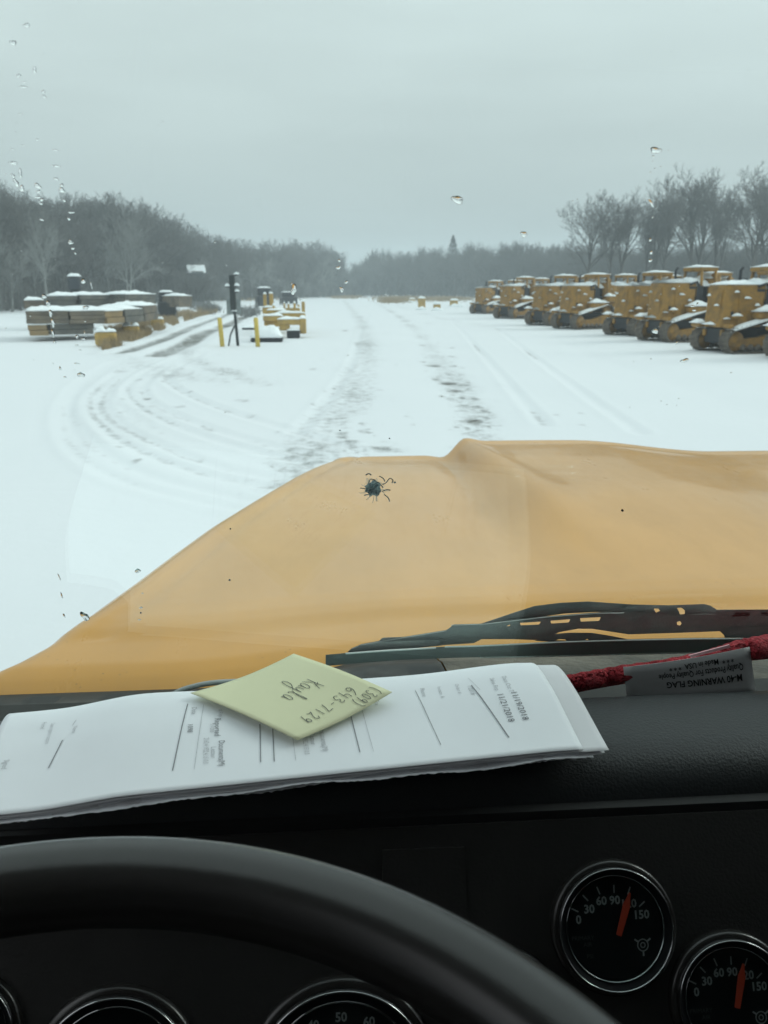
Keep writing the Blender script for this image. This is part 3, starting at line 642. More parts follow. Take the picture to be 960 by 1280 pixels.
# sticky note
NL, NT_, NR, NB = [at_z(u, v, Z(z)) for u, v, z in [(238,866,-.2655),(367,817,-.2685),(490,865,-.2655),(372,925,-.2765)]]
def note(a, c, h=0):      # a: L->T / B->R direction, c: 0 at L-T edge .. 1 at B-R edge
    p = (NL*(1-a)+NT_*a)*(1-c)+(NB*(1-a)+NR*a)*c
    k = 16*a*(1-a)*c*(1-c); curl = .0035*(1-a)*(c-.5)**2*4*0
    return p+Vector((0, 0, -.003*math.sin(math.pi*a)*(1-.3*c)+.0015*math.sin(math.pi*c)+h))
nt_o = grid_obj('sticky_note', [[note(a, c) for c in np.linspace(0, 1, 20)] for a in np.linspace(0, 1, 20)], M['note'], None, thick=.0003)
tag(nt_o, 'pale yellow square note with handwriting on top of the white papers', 'note')
# handwriting: crop coords (330,840) scale 5.647 -> pixel -> (a,c) by a projective map of the corners
def homog(src, dst):
    A_ = []; 
    for (x, y), (X, Y) in zip(src, dst): A_ += [[x, y, 1, 0, 0, 0, -X*x, -X*y], [0, 0, 0, x, y, 1, -Y*x, -Y*y]]
    h = np.linalg.solve(np.array(A_), np.array([k for d in dst for k in d])); return h
HH = homog([(238,866),(367,817),(490,865),(372,925)], [(0,0),(1,0),(1,1),(0,1)])
def uv2ac(u, v): d = HH[6]*u+HH[7]*v+1; return (HH[0]*u+HH[1]*v+HH[2])/d, (HH[3]*u+HH[4]*v+HH[5])/d
GLY = {'K': [[(.1,1.1),(.2,.6),(.15,0)],[(.95,1.05),(.5,.65),(.22,.45),(.5,.3),(1.05,-.05)],[(-.05,.62),(.45,.75)]],
 'a': [[(.75,.5),(.45,.6),(.1,.42),(.08,.12),(.35,0),(.65,.12),(.78,.5),(.76,.12),(1.0,.02)]],
 'y': [[(0,.5),(.05,.15),(.35,.05),(.65,.25),(.75,.55),(.72,.1),(.62,-.55),(.3,-.95),(-.05,-.8),(.0,-.45),(.5,-.15),(1.0,.05)]],
 'l': [[(0,.05),(.4,.5),(.5,.95),(.35,1.1),(.25,.8),(.3,.2),(.55,0),(.8,.08)]],
 '6': [[(.85,1.2),(.4,.85),(.12,.45),(.15,.12),(.45,-.02),(.75,.12),(.78,.38),(.5,.5),(.18,.3)]],
 '4': [[(.15,1),(.1,.5),(.75,.45)],[(.72,.95),(.68,.4),(.62,-.1)]],
 '3': [[(.1,.95),(.5,1.08),(.75,.85),(.35,.58),(.78,.4),(.7,.08),(.35,-.05),(.05,.12)]],
 '-': [[(.15,.45),(.75,.48)]], '7': [[(.05,.95),(.5,.98),(.85,.95),(.55,.5),(.35,-.05)]], '1': [[(.45,1.0),(.42,.5),(.4,0)]],
 '2': [[(.08,.75),(.35,1.0),(.7,.82),(.5,.4),(.1,.02),(.45,.08),(.85,0)]],
 '9': [[(.75,.75),(.45,.98),(.15,.75),(.3,.48),(.62,.55),(.78,.88),(.7,.4),(.5,-.1)]], '0': [[(.45,1),(.12,.7),(.15,.2),(.45,0),(.75,.25),(.72,.75),(.45,1)]],
 '(': [[(.6,1.2),(.2,.85),(.15,.2),(.5,-.2)]], ')': [[(.2,1.2),(.65,.85),(.62,.2),(.2,-.2)]]}
b = MB(); rs = random.Random(2)
def write(txt, a0, a1, c0_, c1_, h):
    """reads from a0 down to a1 along the note, letters' tops towards larger c"""
    n = len(txt); adv = (a0-a1)/n
    for k, ch in enumerate(txt):
        for st in GLY[ch]:
            pts = []
            for x, y in smooth_poly(st, 5):
                t_ = (k+x*.82+.06*y)/n; pts.append(note(a0-(a0-a1)*t_, c0_+(c1_-c0_)*t_+y*h*(1+.05*math.sin(k*2.3)), .0005))
            ribbon(b, pts, .00050, Vector((0, 0, 1)))
write('Kayla', .745, .385, .41, .475, .155); write('(309)', .955, .68, .855, .885, .088); write('643-7129', .845, .225, .725, .80, .092)
hw = b.build('handwriting', M['pen'], nt_o)

# red warning flag with its grey label
flag = empty('warning_flag', at_y(800, 840, .60)); tag(flag, 'rolled red mesh flag with grey printed label, wedged behind the dashboard at right', 'flag')
bpy.context.view_layer.update()
def fb(o, p=flag): o.parent = p; o.matrix_parent_inverse = Matrix.Translation(-flag.location); return o
cl = smooth_poly([(676,863,10.5),(700,857,10.5),(740,849,10),(780,842,10),(830,834,9),(880,824,9.5),(905,817,10),(930,812,12.5),(960,808,14),(1010,800,15)], 8)
b = MB(); pts = []; rads = []
for k, (u, v, r) in enumerate(cl): pts.append(at_y(u, v, .588+.004*math.sin(k*.7))); rads.append(r*.00070*(1+.07*math.sin(k*1.9)))
b.tube(pts, rads, 20); 
# folded layer of cloth beneath / behind
for off, dy in ((5.5, .006), (-3, .009)):
    b.tube([at_y(u, v+off, .588+dy) for u, v, r in cl], [r*.00048 for *_, r in cl], 12)
fb(b.build('flag_cloth', M['red']))
b = MB()
for k in range(24):
    u = 697+k*13.5; v = interp(u, [(676,863),(700,857),(780,842),(880,824),(930,812),(1010,800)]); sg = .0030
    if 775 < u < 915: continue
    c0_ = at_y(u, v-4.0, .5815); rr = sg*(1 if u < 800 else 1.2)
    b = MB(); b.tube([c0_+Vector((rr*math.cos(a), 0, rr*.9*math.sin(a))) for a in np.linspace(-.6, 4.2, 12)], .0009, 6); fb(b.build('stitched_loop', M['red']))
tg = [at_y(u, v, y) for u, v, y in [(779,834,.5775),(937,808.5,.5775),(945,868,.580),(784,876,.580)]]
def tagp(a, c, h=0): p = (tg[0]*(1-a)+tg[1]*a)*(1-c)+(tg[3]*(1-a)+tg[2]*a)*c; return p+Vector((0, -.003*math.sin(math.pi*a)-h, .0))
lb_ = fb(grid_obj('flag_label', [[tagp(a, c) for a in np.linspace(0, 1, 16)] for c in np.linspace(0, 1, 6)], M['tag'], None, thick=.0002))
HT = homog([(779,834),(937,808.5),(945,868),(784,876)], [(0,0),(1,0),(1,1),(0,1)])
def uv2t(u, v): d = HT[6]*u+HT[7]*v+1; return (HT[0]*u+HT[1]*v+HT[2])/d, (HT[3]*u+HT[4]*v+HT[5])/d
b = MB()
def ttext(s, u, v, size, wd=1, bold=0):
    a0, c0_ = uv2t(u, v)
    vs, fs = text_mesh(s, size, lambda x, y: tagp(a0-x*wd/.100, c0_+y/.029, .0007), bold); b.add(vs, fs)
ttext('* * *  Made in USA  * * *', 861, 829.5, .0052, .98, .00008); ttext('Quality Products For Quality People', 861, 839.5, .0058, .78, .00008); ttext('M-40 WARNING FLAG', 865, 850.5, .0062, .98, .00014)
tt_ = b.build('label_print', M['tagink'], lb_)
b = MB(); pk = [at_y(u, v, .577) for u, v in [(861,819.5),(912,806),(913,809.5),(864,822)]]; b.hexa(pk, [p+Vector((0,.001,.0)) for p in pk]); fb(b.build('pink_strip', M['pink']))

# ================================================================== RAIN on the outside of the glass
def blob(mb, u, v, rx, ry, seed=0, rot=0, h=.45):
    rs = random.Random(seed); c = gl(u, v); k = (c-O).dot(CF)/F; ex = Vector((1, 0, 0)); ey = GD
    rx *= k; ry *= k; n = 20; rings = [1, .92, .75, .5, .25]; hs_ = [0, .154, .4375, .75, .9375]; ph = [rs.uniform(0, 6.28) for _ in range(3)]; vs = []; fs = []
    H = min(rx, ry)*.31
    for rg, hh in zip(rings, hs_):
        for q in range(n):
            a = 2*math.pi*q/n; m_ = 1+.20*math.sin(2*a+ph[0])+.12*math.sin(3*a+ph[1])+.07*math.sin(5*a+ph[2])
            x, y = rx*m_*math.cos(a)*rg, ry*m_*math.sin(a)*rg; x, y = x*math.cos(rot)-y*math.sin(rot), x*math.sin(rot)+y*math.cos(rot)
            vs.append(c+ex*x+ey*y+GN*(H*hh+.0004))
    vs.append(c+GN*(H+.0004)); L = len(vs)-1
    for i in range(len(rings)-1):
        for q in range(n): j = (q+1) % n; fs.append((i*n+q, i*n+j, (i+1)*n+j, (i+1)*n+q))
    for q in range(n): fs.append(((len(rings)-1)*n+q, (len(rings)-1)*n+(q+1) % n, L))
    fs.append(tuple(range(n))[::-1]); mb.add(vs, fs, True)
big = [('biggest single raindrop on the windshield, in front of the grey sky', 572,250,7,5.5), ('raindrop on the glass high above the yellow machine row', 820,188,6.5,4.2),
       ('small flat raindrop just over the distant right treeline', 655,293,5,3.2), ('raindrop on the glass in front of the snow below the machines', 856,451,5,3),
       ('bright raindrop in front of the tracks of a yellow machine', 819,414,4,4.5), ('dark round raindrop on the glass left, before open snow', 101,469,4,4),
       ('ring shaped raindrop in front of the trees left of centre', 367,362,4,7), ('slanted raindrop streak among the tall trees on the right', 814,254,6,1.8),
       ('raindrop nick on the glass at the hood edge, lower one', 106,771,5,8), ('smaller raindrop nick on the glass higher along the hood edge', 172,714,3.5,4)]
for i, (lab, u, v, rx, ry) in enumerate(big):
    b = MB(); blob(b, u, v, rx, ry, 40+i, rot=(-.75 if i == 7 else 0)); o = b.build('raindrop', M['water']); tag(o, lab, 'raindrop', 'raindrops on the windshield')
b = MB()
sm_ = [(33,32,5,4),(16,54,5,5),(43,88,3,6),(23,95,4,3),(30,103,4,1.5),(29,109,6,2.5),(54,115,3.5,2.5),(55,121,3,3),(25,143,4,1.2),(21,155,1.5,1.2),(19,166,1.3,1.3),(46,175,3,1.8),(28,182,4,1.2),(15,187,3.5,1.6),(69,188,4.5,2),
 (16,204,9,2.6),(25,217,3,9),(20,229,4,7),(27,236,4,6),(16,220,3,4),(70,208,8,2),(70,224,4,2.5),(47,233,6,4.5),(48,240,4,3),(77,238,4,6),(77,232,3,3),(47,247,5,2),(52,250,3,3),(80,251,3,2.4),(51,255,3,1.8),(52,275,4,1.8),(89,266,5,1.8),(86,274,3.2,2.2),
 (88,304,4,3),(91,311,3,2.5),(104,352,4.5,4.5),(88,302,2.5,3),(94,317,1.5,3),(55,371,3.5,5),(60,380,3.5,7),(63,392,3,7),(66,404,3.2,8),(66,417,2.4,7),(68,428,3,3.5),(107,385,5,4.5),(96,421,3,4),(104,424,5,1.8),(106,418,1.6,6),(96,432,3,1.4),
 (96,455,4,1.8),(75,461,2,3.5),(81,472,3,1.8),(114,357,1,6),(203,153,1.5,1.5),(198,158,1,1),(106,402,2,1.5),
 (817,196,2.2,2),(819,211,1.5,1),(826,209,.9,1),(813,300,2.6,3.4),(814,316,3.4,3),(813,326,3,3.4),(816,272,1.6,1.4),(868,388,3,3),(872,380,1.6,3),(846,429,2.4,3.5),(866,383,3,2),(813,216,1.6,1),(716,252,1.4,1),(722,250,1.2,1),(814,449,1.3,1),
 (424,326,2.5,2.5),(423,335,4,3.5),(433,353,3,3),(427,362,4,5),(365,355,2,2.5),(100,438,2,1),(178,742,2,1.4),(176,760,3,2.4),(174,775,3,1.6),(74,722,1,8),(77,745,1,9),(80,770,1,7),(936,88,1,1),(480,130,.9,.9),(897,14,.8,1.2)]
for i, (u, v, rx, ry) in enumerate(sm_): blob(b, u, v, max(rx*.72, .9), max(ry*.72, .9), i*7+1)
rs = random.Random(5)
for i in range(70):
    u = rs.choice([rs.gauss(50, 34), rs.gauss(820, 25), rs.uniform(0, 960)]); v = rs.uniform(10, 520); blob(b, u, v, rs.uniform(.5, 1.0), rs.uniform(.5, 1.0), 900+i)
o = b.build('rain_spatter', M['water']); tag(o, 'fine spatter and broken rivulets of rain on the windshield', 'rain', kind='stuff')

# ================================================================== BARE TREES
def limb(mb, pts, rads, n=4):
    mb.tube(pts, rads, n, sm=False)
def make_tree(seed, h=1.0, spread=.5, first=.32, nl=8, upright=.75, fork=False):
    rs = random.Random(seed); TR = MB(); TW = MB()
    def rv(s=1): return Vector((rs.gauss(0, s), rs.gauss(0, s), rs.gauss(0, s)))
    def branch(p, d, L, r, lv):
        nseg = 4 if lv < 2 else 2 if lv == 3 else 3; pts = [p.copy()]; q = p.copy(); dd = d.copy()
        for i in range(nseg):
            dd = (dd+rv(.16 if lv else .05)+Vector((0, 0, .10 if lv else .02))).normalized(); q = q+dd*L/nseg; pts.append(q.copy())
        rads = [r*(1-.75*i/nseg) if lv else r*(1-.6*i/nseg) for i in range(nseg+1)]
        limb(TR if lv < 2 else TW, pts, rads, 5 if lv == 0 else 4 if lv == 1 else 3)
        if lv >= 4: return
        nc = [nl, 8, 6, 5][lv]
        for k in range(nc):
            f = (first+(1-first)*(k+.4)/nc) if lv == 0 else .18+.82*(k+rs.random())/nc
            x = min(f, .999)*nseg; i = int(x); pp = pts[i].lerp(pts[i+1], x-i); ax = (pts[i+1]-pts[i]).normalized()
            side = rv().normalized(); side = (side-ax*side.dot(ax)).normalized()
            if lv == 0: nd = (ax*upright+side*(1.0-.25*f)*spread*1.6+Vector((0,0,.1))).normalized(); LL = L*(.70-.14*f)*(.8+.35*rs.random())
            else: nd = (ax*.85+side*.75).normalized(); LL = L*(.62-.25*f)*(.7+.5*rs.random())
            branch(pp, nd, LL, max(rads[i]*.55, .0014), lv+1)
    zz = None
    if fork:
        branch(Vector((-.005,0,0)), Vector((-.10,.03,1)).normalized(), .62*h, .017, 0); branch(Vector((.01,.01,0)), Vector((.12,-.02,1)).normalized(), .58*h, .015, 0)
    else: branch(Vector((0,0,0)), Vector((rs.gauss(0,.03), rs.gauss(0,.03), 1)).normalized(), .62*h, .017, 0)
    return TR, TW
PROT = []
for i, (sd, spd, fst, nl_, upr, fk) in enumerate([(1,.55,.30,9,.75,False),(2,.42,.22,10,.9,False),(3,.6,.38,8,.7,False),(4,.4,.30,6,.85,True),(5,.5,.16,10,.7,False),(6,.48,.42,7,.95,True),(11,.42,.50,11,.95,True),(12,.46,.46,12,.8,False),(13,.38,.52,10,.95,True)]):
    T1, T2 = make_tree(sd, 1, spd, fst, nl_, upr, fk)
    tm, wm = [], []
    a_o = T1.build('trunk', M['bark']); b_o = T2.build('crown', M['twig']); zt = max(v[2] for v in T2.v)
    PROT.append((a_o.data, b_o.data, zt)); bpy.data.objects.remove(a_o); bpy.data.objects.remove(b_o)
rt = random.Random(99)
PALE = []
for a_m, b_m, z_ in PROT[:4]:
    a2, b2 = a_m.copy(), b_m.copy(); a2.materials[0] = M['pale']; b2.materials[0] = M['pale']; PALE.append((a2, b2, z_))
PROT += PALE
def tree(x, y, h, k, label, group, name='bare_tree', sx=1):
    e = empty(name, (x, y, -.05), rt.uniform(0, 6.28)); s = h/PROT[k][2]; e.scale = (s*sx, s*sx, s)
    for nm, me_ in (('trunk', PROT[k][0]), ('crown', PROT[k][1])):
        o = bpy.data.objects.new(nm, me_); COL.objects.link(o); o.parent = e
    tag(e, label, 'tree', group); return e
LTOP = [(-60,215),(0,218),(25,228),(50,234),(75,242),(100,236),(150,236),(185,246),(215,264),(250,282),(300,294),(350,296),(400,295),(418,303),(428,320),(434,335)]
RTOP = [(436,335),(455,318),(480,309),(520,313),(545,303),(575,306),(600,296),(640,298),(665,302),(690,300),(720,303),(800,303),(900,300),(1010,296)]
def base_d(u): return interp(u, [(-60,92),(0,100),(100,128),(200,150),(300,200),(430,290)])
def base_dr(u): return interp(u, [(436,330),(520,300),(700,210),(850,165),(1010,140)])
lab_l = 'bare grey brown tree in the dense woodland edge left of the yard'
lab_r = 'bare grey tree in the lower hazy treeline beyond the yard, right half'
for row, (step, dd, hf) in enumerate([(9.5, 0, .93), (10.5, 12, 1.0), (12, 26, 1.0)]):
    u = -45+row*3
    while u < 432:
        d = base_d(u)+dd+rt.uniform(-4, 4); p = at_h(u, 363, d); vt = interp(u, LTOP)+rt.uniform(0, 9)+(rt.uniform(0, 40) if row == 0 else 0)
        h = at_h(u, vt, d).z*hf; pale_ = row == 0 and rt.random() < .42; h *= .82 if pale_ else 1; tree(p.x, p.y, h, rt.choice([9, 10, 11]) if pale_ else rt.choice([0, 1, 2, 4, 4, 5]), lab_l, 'trees of the left woodland', sx=rt.uniform(.85, 1.3)); u += step*rt.uniform(.6, 1.4)
for row, (step, dd) in enumerate([(10, 0), (11.5, 14)]):
    u = 437+row*4
    while u < 1000:
        d = base_dr(u)+dd+rt.uniform(-5, 5); p = at_h(u, 363, d); vt = interp(u, RTOP)+rt.uniform(0, 12); h = at_h(u, vt, d).z
        tree(p.x, p.y, h, rt.choice([0, 1, 2, 4, 4]), lab_r, 'trees of the far right treeline', sx=rt.uniform(1.0, 1.5)); u += step*rt.uniform(.6, 1.4)
TP = 6
tall = [(733,237,7,1.05,'leftmost tall bare tree standing above the right treeline'),(768,233,6,.9,'second tall bare tree from the left above the machine row'),(808,241,8,.7,'narrow tall bare tree left of the big double stemmed one'),
        (822,227,6,.75,'tall bare tree with dark leaning trunk just left of the big double stemmed one'),(866,203,6,1.12,'big double stemmed bare tree behind the nearer yellow machines'),(893,219,8,.7,'tall bare tree between the two biggest crowns on the right'),
        (934,198,7,1.1,'tall wide crowned bare tree near the right picture edge'),(962,205,6,1.1,'tall bare tree at the extreme right picture edge')]
for u, vt, k, sx_, lab in tall:
    d = 128+rt.uniform(-4, 6); p = at_h(u, 363, d); h = at_h(u, vt, d).z; tree(p.x, p.y, h, k, lab, 'tall trees above the right treeline', 'tall_bare_tree', sx_*.95)
for u, vt, k, sx_, d, lab in [(160,254,12,.8,112,'pale forked bare tree standing out at the edge of the left woodland'),(58,258,9,.8,94,'pale leaning bare tree at the near end of the left woodland')]:
    p = at_h(u, 363, d); tree(p.x, p.y, at_h(u, vt, d).z, k, lab, None, 'bare_tree', sx_)
# conifer
cd = 285; p = at_h(565, 363, cd); ch = at_h(565, 294, cd).z; con = empty('conifer_tree', (p.x, p.y, 0)); tag(con, 'single dark pointed evergreen rising from the far treeline', 'tree')
b = MB(); b.tube([Vector((0,0,0)), Vector((0,0,ch*.5)), Vector((0,0,ch*.97))], [.3,.2,.04], 6); b.build('trunk', M['bark'], con)
b = MB(); rs = random.Random(8)
for k in range(1500):
    t_ = rs.random()**.8; z = ch*(.12+.88*t_); rm = ch*.42*(1-t_)**1.0*(.88+.14*math.sin(t_*75)); a = rs.uniform(0, 6.28); r = rm*rs.uniform(.5, 1.1)
    c = Vector((r*math.cos(a), r*math.sin(a), z-r*.3)); l = .5; dv = Vector((math.cos(a), math.sin(a), -.4))*l; sd = Vector((-math.sin(a), math.cos(a), rs.uniform(-.4, .4)))*l*.5
    b.add([c-dv*.4-sd, c-dv*.4+sd, c+dv], [(0,1,2)])
b.build('crown', M['conifer'], con)
# undergrowth and the depth of the woods
def thicket(name, label, us, dfun, tops, frac, dep, n, m, seed, wmul=1):
    rs = random.Random(seed); b = MB(); vs = []; fs = []
    for i in range(n):
        u = rs.uniform(*us); d = dfun(u)+rs.uniform(*dep); x = at_h(u, 363, d); top = max(1, at_h(u, interp(u, tops), d).z)*frac*(.86+.10*math.sin(u*.11)+.06*math.sin(u*.31+2))
        z = rs.random()**1.15*top; L = rs.uniform(.8, 2.6)*(d/150); wd = rs.uniform(.02, .055)*(d/150)*wmul; a = rs.gauss(0, .55); yaw_ = rs.uniform(0, 3.14)
        dx = Vector((math.sin(a)*math.cos(yaw_), math.sin(a)*math.sin(yaw_), math.cos(a)))*L; s = Vector((rs.uniform(.5, 1), rs.uniform(-.5, .5), 0))*wd
        c = Vector((x.x, x.y, z)); k = len(vs); md = c+dx*.5+Vector((rs.gauss(0,.15),rs.gauss(0,.15),0))*L*.4; vs += [c-s, c+s, md+s*.6, md-s*.6, c+dx]; fs += [(k, k+1, k+2, k+3), (k+3, k+2, k+4)]
    b.add(vs, fs); o = b.build(name, m); tag(o, label, 'undergrowth', kind='stuff'); return o
thicket('woodland_undergrowth', 'tangled leafless undergrowth and saplings inside the left woodland', (-60, 436), base_d, LTOP, .70, (6, 45), 42000, M['twigd'], 21, 1.5)
thicket('treeline_undergrowth', 'leafless undergrowth in the hazy treeline beyond the machines', (434, 1010), base_dr, RTOP, .82, (4, 40), 50000, M['twigd'], 22, 1.7)
thicket('field_edge_brush', 'low dark brush along the foot of the left woodland', (-60, 445), lambda u: base_d(u)-6, [(-60,352),(60,350),(250,357),(300,360),(440,362)], 1.0, (0, 6), 9000, M['twigd'], 23, .8)

# small house in the woods
p = at_h(246, 363, 163); hs_ = empty('house', (p.x, p.y, 0), .35); zr = at_h(246, 331, 163).z; tag(hs_, 'small house with a snow covered roof among the left trees', 'house')
b = MB(); b.box((0, 0, (zr-1.2)/2), (2.3, 3, zr-1.2)); b.build('wall', M['wall'], hs_)
b = MB(); b.prism([(-1.5, 0), (0, 1.35), (1.5, 0), (1.5, -.15), (-1.5, -.15)], 0, 3.4, lambda a, c, h: Vector((-1.7+h, a, zr-1.35+c))); b.build('roof', M['snowcap'], hs_)
b = MB(); b.box((.2, -1.52, zr-2.3), (.7, .06, .8)); b.build('window', M['dark'], hs_)

for k_, (u_, v_) in enumerate([(233, 336), (238, 343), (243, 341), (248, 344), (253, 340), (258, 337), (246, 346)]):
    d_ = 148+3*(k_ % 3); p = at_h(u_, 363, d_); tree(p.x, p.y, at_h(u_, v_, d_).z, [2, 4, 5, 2, 4, 0, 4][k_], 'low bare sapling standing in front of the small snow roofed house', 'saplings in front of the house', 'bare_sapling', 1.6)

# ================================================================== TRACKED MACHINES, front = +X, ground z = 0
def hull_path(circles, n=90):
    pts = []
    for (x, z, r) in circles:
        for k in range(48): a = 2*math.pi*k/48; pts.append((x+r*math.cos(a), z+r*math.sin(a)))
    pts = sorted(set(pts))
    def half(ps):
        o_ = []
        for p_ in ps:
            while len(o_) > 1 and (o_[-1][0]-o_[-2][0])*(p_[1]-o_[-2][1])-(o_[-1][1]-o_[-2][1])*(p_[0]-o_[-2][0]) <= 0: o_.pop()
            o_.append(p_)
        return o_
    h_ = half(pts)[:-1]+half(pts[::-1])[:-1]
    L = [0]; 
    for a, c in zip(h_, h_[1:]+h_[:1]): L.append(L[-1]+math.dist(a, c))
    out_ = []
    for k in range(n):
        s = L[-1]*k/n; i = max(j for j in range(len(h_)) if L[j] <= s); f = (s-L[i])/(L[i+1]-L[i]+1e-9); a, c = h_[i], h_[(i+1) % len(h_)]
        out_.append((a[0]+(c[0]-a[0])*f, a[1]+(c[1]-a[1])*f))
    return out_
CIR = [(1.33,.46,.43), (-1.35,.42,.36), (-.85,1.12,.32)]
LOOP = hull_path(CIR, 46)
def snow_slab(mb, c, sx, sy, h=.10, rz=0, tilt=None, seed=0):
    rs = random.Random(seed); nx, ny = max(9, min(40, int(sx/.22))), 7; vs = []; o1, o2 = rs.uniform(0, 99), rs.uniform(0, 99)
    for i in range(nx):
        for j in range(ny):
            x = (i/(nx-1)-.5)*sx; y = (j/(ny-1)-.5)*sy; e = min(1, 3.2*min(i, nx-1-i)/(nx-1)+.0)*min(1, 3.2*min(j, ny-1-j)/(ny-1))
            nn_ = noise.noise(Vector((x*2.3+o1, y*2.3+o2, 0))); vs.append(Vector((x*(1+.03*rs.random()), y*(1+.06*rs.random()), h*(.2+.8*min(1, e)**.6)*(.85+.7*nn_+.25*rs.random()))))
    fs = [(i*ny+j, (i+1)*ny+j, (i+1)*ny+j+1, i*ny+j+1) for i in range(nx-1) for j in range(ny-1)]
    k = len(vs); vs += [Vector(((i/(nx-1)-.5)*sx, (j/(ny-1)-.5)*sy, 0)) for i in (0, nx-1) for j in (0, ny-1)]
    ed = [i*ny for i in range(nx)]+[(nx-1)*ny+j for j in range(1, ny)]+[i*ny+ny-1 for i in range(nx-2, -1, -1)]+[j for j in range(ny-2, 0, -1)]
    low = [Vector((vs[e].x, vs[e].y, 0)) for e in ed]; kk = len(vs); vs += low; n = len(ed)
    fs += [(ed[q], ed[(q+1) % n], kk+(q+1) % n, kk+q) for q in range(n)]; fs.append(tuple(kk+q for q in range(n))[::-1])
    m = Matrix.Translation(c) @ Matrix.Rotation(rz, 4, 'Z') @ (tilt or Matrix.Identity(4)); mb.add([m @ v for v in vs], fs, True)
def make_dozer():
    root = empty('bulldozer', (0, 0, 0))
    for sgn in (-1, 1):
        yc = sgn*.90; b = MB(); n = len(LOOP)
        for k in range(n):
            a, c = LOOP[k], LOOP[(k+1) % n]; mx_, mz = (a[0]+c[0])/2, (a[1]+c[1])/2; dx, dz_ = c[0]-a[0], c[1]-a[1]; L = math.hypot(dx, dz_); ang = math.atan2(dz_, dx)
            m = Matrix.Rotation(-ang, 4, 'Y'); b.box((mx_, yc, mz), (L*.94, .52, .05), mtx=m); b.box((mx_+.04*math.sin(ang), yc, mz-.04*math.cos(ang)), (.03, .52, .07), mtx=m)
        tr_ = b.build('track', M['steel'], root)
        b = MB()
        for cx, cz, r in CIR: b.tube([Vector((cx, yc-.1, cz)), Vector((cx, yc+.1, cz))], r*.88, 20)
        b.build('track_wheel', M['dozer'], tr_)
        b = MB(); b.prism([(-1.3,.25),(1.3,.25),(1.2,.52),(.2,.62),(-.5,.82),(-.9,.80),(-1.25,.55)], 0, .22, lambda a, c, h: Vector((a, yc-.11+h, c))); b.build('track_frame', M['dozer'], tr_)
        b = MB()
        for k in range(7): b.tube([Vector((-1.0+k*.33, yc-.13, .22)), Vector((-1.0+k*.33, yc+.13, .22))], .13, 12)
        b.build('roller', M['steel'], tr_)
        # snow lying on the upper run of the belt
        b = MB(); x0_, z0_, x1_, z1_ = 1.50, .88, -.72, 1.46; L = math.hypot(x1_-x0_, z1_-z0_); ang = math.atan2(z1_-z0_, x0_-x1_)
        snow_slab(b, Vector(((x0_+x1_)/2, yc, (z0_+z1_)/2)), L, .56, .11, tilt=Matrix.Rotation(ang, 4, 'Y'), seed=sgn+3); b.build('snow_on_track', M['snowcap'], tr_)
        # push arm and front plate
        b = MB(); b.box((1.15, sgn*.52, .75), (1.0, .14, .28), bev=.03); b.box((1.60, sgn*.86, 1.02), (.50 if sgn < 0 else .2, .50, .16), bev=.05); b.build('push_arm', M['dozer'], root)
        if sgn < 0: b = MB(); snow_slab(b, Vector((1.60, sgn*.86, 1.10)), .56, .56, .16, seed=sgn+9); b.build('snow_on_arm', M['snowcap'], root)
    b = MB(); b.box((.35, 0, .66), (2.4, 1.22, .62), bev=.06); b.build('chassis', M['dark'], root)
    b = MB()      # hood: chamfered nose, slightly narrowing
    b.prism([(-.05,-.66),(1.35,-.66),(1.62,-.48),(1.62,.48),(1.35,.66),(-.05,.66)], 0, 1.62, lambda a, c, h: Vector((a+.06*(1-h/1.62), c, .96+h))); hd_ = b.build('hood', M['dozer'], root); bm = bmesh.new(); bm.from_mesh(hd_.data); bmesh.ops.bevel(bm, geom=[e for e in bm.edges if e.calc_face_angle(0) > .5], offset=.09, segments=3, affect='EDGES', profile=.6); bm.to_mesh(hd_.data); bm.free()
    b = MB(); b.box((1.665, 0, 1.75), (.03, .80, 1.25))
    for k in range(9): b.box((1.685, 0, 1.22+k*.13), (.02, .76, .035))
    b.build('grille', M['dozer'], hd_)
    b = MB()
    b.box((1.35, .675, 1.5), (.10, .03, .16)); b.box((.2, .675, 2.36), (.35, .03, .10)); b.box((1.02, .668, 1.85), (.025, .02, 1.1)); b.build('dark_fitting', M['dark'], hd_)
    b = MB()
    for sgn in (-1, 1): b.box((.6, sgn*.672, 2.0), (1.0, .02, .8))
    for sgn in (-1, 1): b.box((.6, sgn*.672, 1.25), (1.0, .02, .35))
    b.build('side_panel', M['dozer'], hd_)
    b = MB(); snow_slab(b, Vector((.8, 0, 2.57)), 1.62, 1.26, .15, seed=4); snow_slab(b, Vector((1.67, -.2, 1.06)), .16, .8, .09, seed=41)
    for q_, (hx, hy, hz_, hsx, hsy) in enumerate([(1.70,.2,1.78,.10,.22),(1.70,-.3,2.15,.10,.16),(.75,.70,2.05,.30,.10),(1.25,.69,2.28,.18,.09),(.3,.70,1.78,.2,.1),(1.5,.62,1.30,.22,.16),(.5,-.70,2.1,.3,.1)]): snow_slab(b, Vector((hx, hy, hz_)), hsx, hsy, .09, seed=60+q_); b.build('snow_on_hood', M['snowcap'], hd_)
    b = MB(); b.tube([Vector((.75, .12, 2.55)), Vector((.75, .12, 3.10)), Vector((.65, .12, 3.22))], .055, 10); b.tube([Vector((.30, -.25, 2.55)), Vector((.30, -.25, 2.82))], .14, 12); b.build('exhaust_stack', M['dark'], root)
